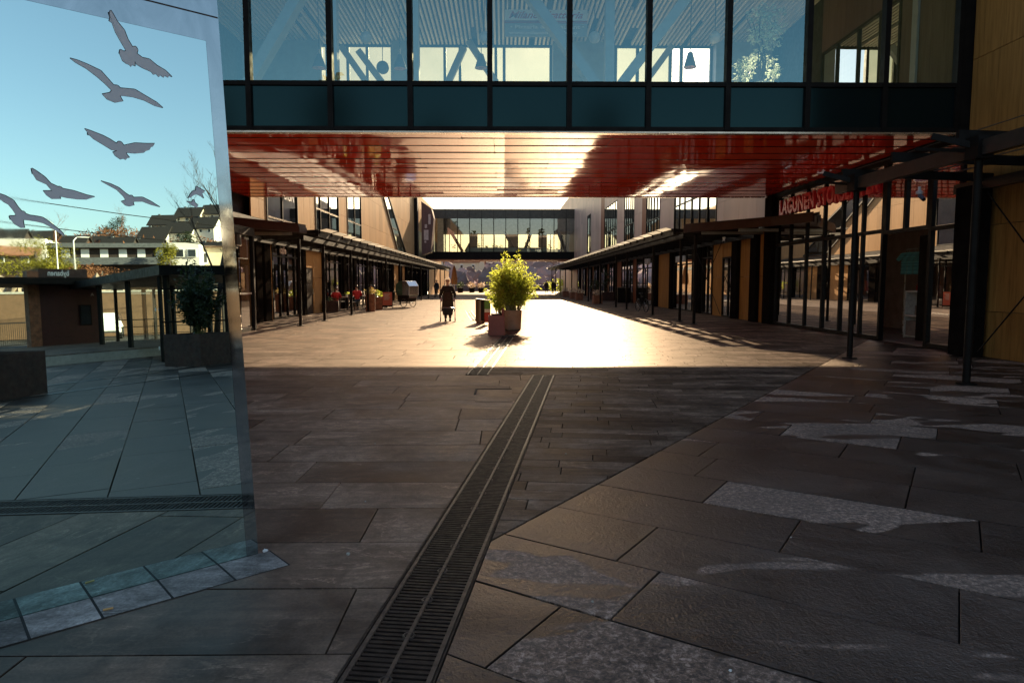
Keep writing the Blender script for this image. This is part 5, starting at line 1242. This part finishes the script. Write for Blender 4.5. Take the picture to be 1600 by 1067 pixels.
m = MB(); m.box((-.45,-.5,0),(.45,.5,1.12)); m.build('cabinet_body', M['black'], t, bevel=.01); m = MB(); m.box((-.48,-.53,1.121),(.48,.53,1.16)); m.build('top', M['dark_metal'], t)
t = thing('bicycle', 'parked black bicycle leaning by the right canopy post', 'bicycle', (7.25,35.6,0), rad(12))
wheel(t,0,-.52,.33); wheel(t,0,.52,.33)
m = MB()
for p in ([(0,-.52,.335),(0,-.40,.9),(0,-.38,1.0)],[(0,-.42,.80),(0,.12,.78)],[(0,-.42,.74),(0,.02,.30)],[(0,.02,.30),(0,.16,.92)],[(0,.02,.30),(0,.52,.335)],[(0,.12,.78),(0,.52,.335)]): m.tube(p,.016,7)
m.tube([(-.27,-.30,1.02),(0,-.40,1.0),(.27,-.30,1.02)],.013,6); m.build('frame', M['black'], t, smooth=True)
m = MB(); m.rings([[(sx*.07*w_,.17+sy*l_,z) for sx,sy in ((-1,-1),(1,-1),(1,1),(-1,1))] for w_,l_,z in ((.5,.09,.92),(1,.13,.95),(.8,.11,.975))]); m.build('saddle', M['rubber'], t)

# ------------------------------------------------------------------ end of the plaza and the hillside beyond
t = thing('parasol', 'closed tan parasol on a pale pole at the far end of the plaza', 'parasol', (-7.1,100,0))
m = MB(); m.tube([(0,0,0),(0,0,4.05)],.035,8); m.lathe([(.3,0),(.3,.08),(.05,.10)],n=16); m.build('pole', M['white'], t, auto=40)
m = MB(); n = 16; m.rings([[(math.cos(2*PI*k/n)*r*(1+.22*(k%2)), math.sin(2*PI*k/n)*r*(1+.22*(k%2)), z) for k in range(n)] for r,z in ((.34,1.3),(.40,1.7),(.36,2.3),(.22,3.4),(.05,4.0))]); m.build('canopy', M['canvas'], t)
for x,y,l in ((-6.6,106,'leftmost dark tub at the end of the plaza'),(-4.9,108,'middle dark tub at the end of the plaza'),(-3.4,107,'rightmost dark tub with tall leaves at the end of the plaza')):
    t = thing('plant_tub', l, 'potted plant', (x,y,0), 0, 'plant tubs at the end of the plaza'); m = MB(); m.lathe([(.4,0),(.5,.75),(.45,.75)],n=14); m.build('pot', M['black'], t); m = MB(); leaves(m,(0,0,1.2),(.6,.6,.5),140,.3,rg,.3); m.build('foliage', M['leaf_dark'] if x < -5 else M['flower'], t)
t = thing('boundary_wall', 'low grey blue wall with a pale rail closing the plaza', 'wall', (0,122,0)); m = MB(); m.box((-40,0,0),(40,.25,1.0)); m.build('wall_face', M['blue_panel'], t); m = MB(); m.box((-40,-.05,1.06),(40,.30,1.16)); m.build('rail', M['white'], t)
t = thing('shrub', 'yellow green shrub behind the two far walking figures', 'shrub', (9.0,112,0)); m = MB(); m.tube([(0,0,0),(0,0,1.6)],.08,6); m.build('trunk', M['bark'], t); m = MB()
for _ in range(16): leaves(m,(rg.uniform(-1.6,1.6),rg.uniform(-1,1),rg.uniform(.5,2.6)),(.6,.6,.5),36,.35,rg,.35)
m.build('foliage', M['leaf_bamboo'], t)
def terrain(name, fn, r0, r1, a0, a1, nr, na, mat):
    m = MB(); vs = []; fs = []
    for i in range(nr+1):
        for j in range(na+1):
            r = r0+(r1-r0)*(i/nr)**1.3; a = a0+(a1-a0)*j/na; vs.append((math.sin(a)*r, math.cos(a)*r, fn(r, a)))
    for i in range(nr):
        for j in range(na): b = i*(na+1)+j; fs.append((b,b+na+1,b+na+2,b+1))
    m.mesh(vs, fs); return m.build(name, mat, kind='structure', smooth=True)
hf = lambda r, a: max(-.3, (r-170)*.052)*(1+.10*math.sin(a*23)+.06*math.sin(a*57)) if r < 640 else 24.4*(1+.10*math.sin(a*23)+.06*math.sin(a*57))
terrain('hillside', lambda r,a: min(hf(r,a), 23+1.5*math.sin(a*40)), 135, 640, rad(-32), rad(32), 40, 80, M['hill_far'])
def house(label, x, y, z, w, d, h, rz, wall, roof, group, chim=True, nwin=3, rh=None):
    t = thing('house', label, 'house', (x,y,z), rz, group); rh = rh or d*.38
    m = MB(); m.box((-w/2,-d/2,-3),(w/2,d/2,h)); m.mesh([(-w/2,-d/2,h),(-w/2,d/2,h),(-w/2,0,h+rh)],[(0,1,2)]); m.mesh([(w/2,-d/2,h),(w/2,d/2,h),(w/2,0,h+rh)],[(2,1,0)]); m.build('wall', M[wall], t)
    m = MB()
    for s in (-1,1): 
        a, b = (s*(d/2+.5), h-.5*rh/(d/2)), (0, h+rh)
        m.mesh([(-w/2-.4,a[0],a[1]+.05),(w/2+.4,a[0],a[1]+.05),(w/2+.4,0,b[1]+.05),(-w/2-.4,0,b[1]+.05),(-w/2-.4,a[0],a[1]+.25),(w/2+.4,a[0],a[1]+.25),(w/2+.4,0,b[1]+.28),(-w/2-.4,0,b[1]+.28)],[(0,1,2,3),(7,6,5,4),(0,4,5,1),(1,5,6,2),(2,6,7,3),(3,7,4,0)])
    r = m.build('roof', M[roof], t)
    if chim: q = min(.8,w*.075); m = MB(); m.box((w*.2,-q/2,h+rh*.5),(w*.2+q,q/2,h+rh+q)); m.build('chimney', M['wall_grey'], r)
    for k in range(nwin):
        xx = -w/2+w*(k+.5)/nwin; m = MB(); q = min(.55,w*.055); m.box((xx-q,-d/2-.05,h*.45),(xx+q,-d/2-.01,h*.85)); wd = m.build('window', M['white'], t); m = MB(); m.box((xx-q*.8,-d/2-.08,h*.5),(xx+q*.8,-d/2-.055,h*.8)); m.build('pane', M['window_dark'], wd)
    return t
rh_ = random.Random(21)
spots = [(-46,268,'wall_white','roof','white house with a dark roof, left of the parasol on the far hill'),(-30,300,'wall_cream','hill_far','long cream house above the parasol on the far hill'),(-19,330,'wall_white','roof','white gabled house on the far hill left of the bamboo'),(-9,290,'wall_white','louvre','house with a big pale roof on the far hill'),(-14,250,'wall_cream','roof_red','cream house with a red roof low on the far hill'),(12,320,'wall_white','roof','white house right behind the bamboo on the far hill'),(24,345,'wall_grey','louvre','grey house high on the far hill to the right'),(33,300,'wall_white','roof','white house above the far walking figures'),(-38,345,'wall_cream','roof_red','cream house with a red roof high on the far left hill')]
for x,y,wm,rm,l in spots: r = math.hypot(x,y); house(l,x,y,hf(r,math.atan2(x,y))-.3,rh_.uniform(10,16),8,5.5,rh_.uniform(-.4,.4),wm,rm,'houses on the far hillside')
m = MB()
for _ in range(420):
    r = rh_.uniform(150,430); a = rh_.uniform(rad(-15),rad(15)); s = rh_.uniform(1.8,4.2); z = hf(r,a); cx, cy = math.sin(a)*r, math.cos(a)*r
    if any(abs(cx-q[0]) < 9 and -14 < cy-q[1] < 6 for q in spots): continue
    b0 = len(m.v); m.ball((cx,cy,z+s*.55),(s*rh_.uniform(.6,1.1),s*.7,s*rh_.uniform(.6,1.0)),7)
    for i in range(b0,len(m.v)): v_ = m.v[i]; m.v[i] = (v_[0]+rh_.gauss(0,.22),v_[1]+rh_.gauss(0,.2),v_[2]+rh_.gauss(0,.25))
m.build('far_wood', M['shrub_far'], kind='stuff')
# ------------------------------------------------------------------ behind the camera: what the mirror shows
TT = Vector((.97,.24,0)).normalized(); TN = Vector((-TT.y,TT.x,0)); TANG = math.atan2(TT.y,TT.x)
t = thing('tram_track', 'pair of grooved tram rails set in the paving, seen in the mirror', 'tram track', (7.2,-3.43,.004), TANG)
for dy in (0,-1.5):
    m = MB(); m.box((-4.5,dy-.035,-.03),(40,dy+.035,.003)); m.box((-4.5,dy-.10,-.03),(40,dy-.055,.003)); m.build('rail', M['rail'], t)
t = thing('tram_platform', 'low stone tram platform with a pale edge, seen in the mirror', 'platform', (11.84,-9.18,0), TANG)
m = MB(); m.box((-16,-6,-.04),(40,-.02,.28)); m.build('platform_deck', M['stone_left'], t); m = MB(); m.box((-16,-.018,-.04),(40,.06,.25)); m.build('edge_kerb', M['concrete'], t)
planter('tram_planter','square dark rust planter with bamboo by the tram stop, seen in the mirror',11.62,-4.62,1.25,1.1,.81,'corten_dark','planters by the tram stop',None,rad(9))
bt = bpy.context.scene.objects['tram_planter']
bamboo(bt, 40, 2.1, .75, 3000, .13, M['leaf_dark'], random.Random(4), .75)
planter('tram_planter','scratched dark planter at the left edge of the mirror',4.98,-4.65,1.96,1.3,.75,'corten_dark','planters by the tram stop',None,rad(-3))
# shelter
t = thing('tram_shelter', 'dark flat roofed tram shelter with glass walls, seen in the mirror', 'tram shelter', (12.2,-6.6,0))
def L_(p): return Vector(p)-Vector((12.2,-6.6,0))
A0, A1, A2 = Vector((12.0,-5.9,0)), Vector((20.0,-15.5,0)), Vector((14.2,-3.2,0))
m = MB(); pl = [A0, A2, A2+Vector((8.2,-9.4,0)), A1]; m.prism([(L_(p).x,L_(p).y) for p in pl], 2.36, 2.62); m.build('roof', M['black'], t)
for k,f in enumerate((.04,.35,.65,.95)):
    p = L_(A0.lerp(A1,f)+Vector((.3,.15,0))); q = L_(A0.lerp(A1,f)+Vector((1.9,1.9,0)))
    for c in (p,q): m = MB(); m.box((c.x-.06,c.y-.06,0),(c.x+.06,c.y+.06,2.36)); m.build('post', M['black'], t)
p, q = L_((13.6,-4.0,0)), L_((12.35,-6.15,0))
m = MB()
for f in (0,.34,.67,1): c = p.lerp(q,f); m.box((c.x-.04,c.y-.04,.02),(c.x+.04,c.y+.04,2.35))
for z in (.25,1.1,2.0): m.tube([(p.x,p.y,z),(q.x,q.y,z)],.025,6)
m.build('wall_frame', M['black'], t)
p, q = L_(A0.lerp(A1,.04)+Vector((.3,.15,0))), L_(A0.lerp(A1,.35)+Vector((.3,.15,0)))
m = MB(); m.face([(p.x,p.y,.2),(q.x,q.y,.2),(q.x,q.y,2.2),(p.x,p.y,2.2)]); pn = m.build('glass_wall', M['glass_clear'], t)
m = MB(); d = (q-p).normalized(); nn = Vector((-d.y,d.x,0))
for f,z in ((.12,1.45),(.2,1.45),(.28,1.45),(.14,.35),(.24,.35)):
    c = p.lerp(q,f)+Vector((0,0,z)); m.tube([c-nn*.006,c+nn*.006],.055,14)
m.build('glass_marker', M['white'], pn)
# kiosk wall with the stop name
t = thing('ticket_kiosk', 'dark red kiosk wall with a rust column and white stop name, seen in the mirror', 'kiosk', (18.48,-15.15,0), math.atan2(.99,1.49))
m = MB(); m.box((-.05,-1.6,0),(1.95,-.02,2.5)); m.build('kiosk_wall', M['kiosk_red'], t, bevel=.01)
m = MB(); m.box((-.42,-.5,0),(-.06,.04,3.05)); m.build('rust_column', M['corten'], t)
m = MB(); m.box((-8,-3,2.52),(9,1.0,2.76)); m.build('roof', M['black'], t)
m = MB(); m.box((-.03,-1.2,2.77),(1.6,-.05,3.14)); m.build('name_panel', M['corten_dark'], t)
text_obj('stop_name','bybanen',.30,M['white'],frame_M((.98,-.045,2.88),(-1,0,0),(0,0,1)),.006,.004,0,'LEFT',.72,1,t)
m = MB(); m.box((1.25,-.018,.95),(1.65,.03,1.75)); s_ = m.build('ticket_screen', M['black'], t); m = MB(); m.box((1.29,.031,1.0),(1.61,.034,1.7)); m.build('pane', M['window_dark'], s_)
text_obj('letter_mark','A',.16,M['pink_panel'],frame_M((1.78,-.016,2.1),(-1,0,0),(0,0,1)),.003,0,0,'LEFT',1,1,t)
for k in range(5):
    m = MB(); m.box((2.6+k*1.5,-.3,0),(2.7+k*1.5,-.2,2.5)); m.build('post', M['black'], t)
m = MB()
for z in (.5,.8,1.1): m.tube([(2.6,-.25,z),(9,-.25,z)],.02,6)
m.build('guard_rail', M['black'], t)
t = thing('railing', 'grey upright bar railing behind the tram platform, seen in the mirror', 'railing', (16.5,-19.2,0), math.atan2(-.34,2.24))
m = MB(); m.box((0,-.03,1.05),(9,.03,1.1)); m.box((0,-.03,.08),(9,.03,.12)); m.build('rail', M['dark_metal'], t)
m = MB(); x = .1
while x < 9: m.tube([(x,0,.12),(x,0,1.05)],.012,5); x += .13
m.build('bars', M['dark_metal'], t)
t = thing('sunlit_wall', 'long pale sunlit retaining wall behind the tram stop', 'wall', (39.5,-14.9,0), math.atan2(-22.4,-12.3)); m = MB(); m.box((-4,-.3,0),(30,0,2.7)); m.build('wall_face', M['hoarding'], t); m = MB(); m.box((-4.1,-.35,2.7),(30.1,.06,2.82)); m.build('coping', M['concrete'], t)
t = thing('parked_car', 'white parked car behind the tram shelter, seen in the mirror', 'car', (30.5,-22.0,0), rad(-35))
m = MB(); sec = [(-2.1,.45,.75,.80),(-1.9,.35,.88,.86),(-.9,.33,.95,.88),(-.3,.33,1.42,.74),(1.0,.33,1.45,.74),(1.7,.35,1.0,.86),(2.05,.42,.9,.80)]
m.rings([[(x,-w_,z0),(x,-w_,(z0+z1)/2),(x,-w_*.86,z1),(x,w_*.86,z1),(x,w_,(z0+z1)/2),(x,w_,z0)] for x,z0,z1,w_ in sec]); m.build('body', M['car_white'], t, bevel=.05)
m = MB()
for s in (-1,1): m.face([(-.75,s*.87,1.0),(-.28,s*.80,1.34),(1.0,s*.80,1.37),(1.5,s*.87,1.02)])
m.build('window', M['window_dark'], t)
for x in (-1.3,1.3):
    for s in (-1,1): m = MB(); m.tube([(x,s*.74,.31),(x,s*.90,.31)],.31,16); m.build('wheel', M['rubber'], t, auto=40)
def pol(az, r, z=0): return Vector((-1.8+math.sin(rad(az))*r, 3.3+math.cos(rad(az))*r, z))
# hillside
def hz(r, az):
    crest = 20+7*max(0,min(1,(131-az)/10))+1.2*math.sin(az*.9)
    if r < 48: return -.3
    if r < 66: return -.3+(r-48)/18*4.0
    if r < 110: return 3.7+(r-66)/44*3.8
    k = max(0,min(1,(131-az)/10)); mid = 11.6-2.2*k
    if r < 150: return 7.5+(r-110)/40*(mid-7.5)
    return min(crest, mid+(r-150)/72*(crest-mid))+.3*math.sin(r*.13+az)
m = MB(); vs = []; fs = []; NR, NA = 46, 70
for i in range(NR+1):
    for j in range(NA+1):
        r = 46+(300-46)*i/NR; az = 96+60*j/NA; p = pol(az, r); vs.append((p.x,p.y,hz(r,az)))
for i in range(NR):
    for j in range(NA): b = i*(NA+1)+j; fs.append((b,b+1,b+NA+2,b+NA+1))
m.mesh(vs, fs); m.build('hillside', M['hill'], kind='structure', smooth=True)
rr = random.Random(77)
def face_to(az): return -rad(az)     # front wall (-Y of a house) turned back towards the plaza
def hse(az, r, w, d, h, wall, roof, label, tw=0, rh=None, nwin=3):
    p = pol(az, r); return house(label, p.x, p.y, hz(r,az)+.2, w, d, h, face_to(az)+tw, wall, roof, 'houses on the hill in the mirror', True, nwin, rh)
names = ['lowest left','second from the left','third from the left','middle','just right of the middle','right','far right']
for k,az in enumerate((133.3,131.5,129.7,128.1,126.7)): hse(az,150+3*(k%2),5.6,5.6,2.2,'wall_dark','roof','dark roofed terrace house in the middle row in the mirror, %s'%['first from the left','second from the left','third from the left','fourth from the left','fifth from the left'][k],rad(26),2.7,3)
for k,az in enumerate((124.9,122.6,120.4)): hse(az,150,6.2,5.6,2.5,'wall_cream' if k%2 else 'wall_dark','roof','big gabled house on the slope in the mirror, %s'%['left of the birch','behind the birch crown','right of the birch'][k],rad(24),3.0,3)
for k,az in enumerate((124.2,122.4,120.8)): hse(az,190,6.6,6.2,2.4,'wall_white','roof','house of the upper row on the slope in the mirror, %s'%['left one','middle one','right one'][k],rad(24),2.8,3)
for k,az in enumerate((123.6,121.8,120.0,118.4)): hse(az,222,7,6.4,2.4,'wall_cream' if k%2 else 'wall_white','roof','house on the crest in the mirror, %s'%['first from the left','second from the left','third from the left','fourth from the left'][k],rad(24),2.8,3)
hse(133.7,104,7.5,6,1.9,'wall_dark','roof_red','low house with a terracotta roof at the left edge of the mirror',rad(10),1.5,3)
p = pol(120.6,108); house('plain cream flat fronted house behind the birch in the mirror', p.x,p.y,hz(108,120.6)-1,14,8,4.2,face_to(120.6)+rad(10),'wall_cream','hoarding','houses on the hill in the mirror',False,3,.4)
p = pol(127.6,104); t = thing('apartment_block','long grey and white flat roofed apartment block in the mirror','building',(p.x,p.y,hz(104,127.6)-1.2),face_to(127.6)+rad(12)); t.scale = (.95,.95,.72); t.location.z += .9
m = MB(); m.box((-12.5,-4,-2),(-8.6,4,5.6)); m.box((6.2,-4.2,-2),(12.5,4,6.2)); m.build('white_wing', M['wall_white'], t)
m = MB(); m.box((-8.59,-3.2,-2),(6.19,4,5.0)); m.build('gallery_wall', M['wall_dark'], t)
m = MB(); m.box((-8.59,-4.1,4.7),(6.19,4,5.5)); m.box((-8.59,-4.2,1.6),(6.19,-3.8,2.9)); m.build('balcony_front', M['wall_grey'], t)
for x in (-11.6,-10.0,8.0,9.6): m = MB(); m.box((x-.6,-4.28,2.9),(x+.6,-4.02 if x<0 else -4.22,4.4)); wd = m.build('window', M['white'], t); m = MB(); m.box((x-.48,-4.32,3.0),(x+.48,-4.285,4.3)); m.build('pane', M['window_dark'], wd)
for k in range(6): x = -7.3+k*2.3; m = MB(); m.box((x-.5,-3.26,3.0),(x+.5,-3.22,4.5)); m.build('window', M['white'], t)
# vegetation of the hill
m = MB()
for _ in range(1700):
    az = rr.uniform(115,138); r = rr.choice((rr.uniform(112,140),rr.uniform(162,180),rr.uniform(200,215),rr.uniform(230,245))); s = rr.uniform(1.4,3.4); p = pol(az,r,hz(r,az)+s*.5)
    leaves(m, p, (s*.8,s*.8,s*.7), 16, s*.30, rr, .3, -.4)
m.build('russet_scrub', M['shrub_brown'], kind='stuff')
def bush(name, label, az, r, w, h, mat, n=24):
    p = pol(az, r, hz(r,az)-.4); t = thing(name, label, name.replace('_',' '), p, 0, 'bushes on the hill in the mirror')
    m = MB(); m.tube([(0,0,0),(0,0,h*.7)],.15,6); m.build('trunk', M['bark'], t)
    m = MB()
    for _ in range(n): leaves(m,(rr.uniform(-w,w),rr.uniform(-w*.5,w*.5),rr.uniform(.1*h,.9*h)),(w*.3,w*.3,h*.18),110,.26,rr,.5)
    m.build('foliage', M[mat], t)
bush('hedge','big yellow green hedge left of the apartment block in the mirror',132.0,92,5.6,4.6,'hedge',34); bush('hedge','round yellow green bush in front of the apartment block in the mirror',130.8,80,2.2,2.4,'hedge',14); bush('hedge','low russet hedge below the apartment block in the mirror',128,84,5,1.8,'shrub_brown',26)
bush('conifer','dark conifer between the gabled houses in the mirror',122.2,140,2.4,8,'conifer',30); bush('conifer','dark conifer on the crest in the mirror',126.8,232,3.0,7,'conifer',24); bush('conifer','second dark conifer on the crest beside the first in the mirror',127.6,236,2.6,5,'conifer',20); bush('yellow_tree','yellow leaved tree right of the white wing in the mirror',123.4,96,1.6,4.6,'hedge',16)
# rock cutting
m = MB(); vs = []; fs = []; NA = 90
for i in range(7):
    for j in range(NA+1):
        az = 108+30*j/NA; r = 47+i*1.1+rr.uniform(-.9,.9); p = pol(az,r); vs.append((p.x,p.y,-.3+i*.72+rr.uniform(-.35,.35)))
for i in range(6):
    for j in range(NA): b = i*(NA+1)+j; fs.append((b,b+1,b+NA+2,b+NA+1))
m.mesh(vs, fs); o = m.build('rock_face', M['rock'], kind='structure')
# street lamps
def lamp(label, az, r, h, s):
    p = pol(az, r, max(0,hz(r,az))); t = thing('street_lamp', label, 'street lamp', p, face_to(az), 'street lamps in the mirror'); m = MB(); m.tube([(0,0,0),(0,0,h-.3),(s*.25,0,h)],[.06,.045,.035],8); m.build('post', M['white'], t, smooth=True)
    m = MB(); m.rings([[(s*(.25+x),y*w_,h+z*w_) for y,z in ((-.10,-.02),(.10,-.02),(.10,.05),(-.10,.05))] for x,w_ in ((0,.6),(.3,1),(.9,.6))]); m.build('lamp_head', M['white'], t)
lamp('pale street lamp with its arm to the right of the hedge in the mirror',130.8,60,6.2,1); lamp('slim pale street lamp in front of the apartment block in the mirror',129.7,64,4.6,-1)
# tram wires
t = thing('overhead_wires', 'two thin overhead tram wires crossing the sky in the mirror', 'overhead wire', (0,0,0))
for p, q in (((21.5,-27.5,7.9),(36,-11,5.6)),((22.5,-28,6.7),(36,-13.5,4.9))): m = MB(); m.tube([p,tuple((a+b)/2-(.12 if i==2 else 0) for i,(a,b) in enumerate(zip(p,q))),q],.022,5); m.build('wire', M['black'], t)
# bare birches
def tree(label, base, h, seed, spread=.5, mat='bark', az=None):
    rn = random.Random(seed); t = thing('bare_tree', label, 'tree', base, 0, 'bare trees in the mirror'); T = MB(); Bm = MB()
    def grow(p, d, L, r, lvl):
        pts = [p]; rs = [r]
        for k in range(4):
            d = (d+Vector((rn.gauss(0,.09),rn.gauss(0,.09),rn.gauss(.05,.05)))).normalized(); pts.append(pts[-1]+d*L/4); rs.append(r*(1-.17*(k+1)))
        (T if lvl == 0 else Bm).tube(pts, rs, 7 if lvl < 2 else 4)
        if lvl >= 4: return
        for k in range(9 if lvl == 0 else rn.choice((3,4,4))):
            f = rn.uniform(.28,1); i = min(3,int(f*4)); q = pts[i].lerp(pts[i+1], f*4-i)
            a = rn.uniform(0,2*PI); out = Vector((math.cos(a),math.sin(a),rn.uniform(.3,1.1)))
            grow(q, (d*.55+out*spread).normalized(), L*rn.uniform(.38,.62)*(1 if lvl else .75), max(.004,r*(1-.6*f)*.5), lvl+1)
    grow(Vector((0,0,0)), Vector((0,0,1)), h*.8, h*.017, 0)
    T.build('trunk', M[mat], t, smooth=True); Bm.build('branches', M[mat], t)
tree('bare birch rising above the shelter roof at the right of the mirror', (19.1,-8.6,0), 7.4, 3, .75); tree('bare tree at the left edge of the mirror', (20.5,-22.6,0), 8.2, 9, .6)
for k,(az,r,h) in enumerate(((130.7,140,8),(126.6,215,8),(121.6,232,7),(128.2,150,6))): p = pol(az,r,hz(r,az)); tree('bare tree on the hill in the mirror, %s'%['in front of the left terrace','left end of the crest','among the crest houses','beside the middle terrace'][k], p, h, 30+k, .7, 'shrub_brown')

# dark trees behind the photographer: the blurred shapes in the bridge panels
for k,(x,y,h) in enumerate(((-27,-34,18),(-17,-40,22),(-7,-44,17.5),(3,-40,15.5),(11,-46,20),(-38,-30,18))):
    t = thing('evergreen_tree', 'dark evergreen behind the viewpoint, blurred in the bridge panels, %s' % ['second from the left','tall, third from the left','fourth from the left','lowest','rightmost','leftmost'][k], 'tree', (x,y,0), 0, 'dark evergreens behind the viewpoint')
    m = MB(); m.tube([(0,0,0),(0,0,h*.5),(0,0,h*.95)],[.28,.2,.04],8); m.build('trunk', M['bark'], t)
    m = MB()
    for _ in range(70):
        f = rr.uniform(.12,1); a = rr.uniform(0,2*PI); r = (1-f)**.7*h*.30*rr.uniform(.3,1); leaves(m,(r*math.cos(a),r*math.sin(a),h*f),(1.3,1.3,1.0),22,1.1,rr,.5,.3)
    m.build('crown', M['conifer'], t)
for x,y,l in ((.42,3.1,'pale grit speck right of the drain near the bottom'),(1.7,3.9,'pale grit speck on the granite mottled slab'),(-.95,4.6,'pale grit speck left of the drain'),(.55,5.9,'pale grit speck on the narrow setts'),(-1.2,6.3,'pale grit speck on the long slabs left of the drain')): crumple('pebble', l, 'litter', (x,y,0), .008, M['concrete'])
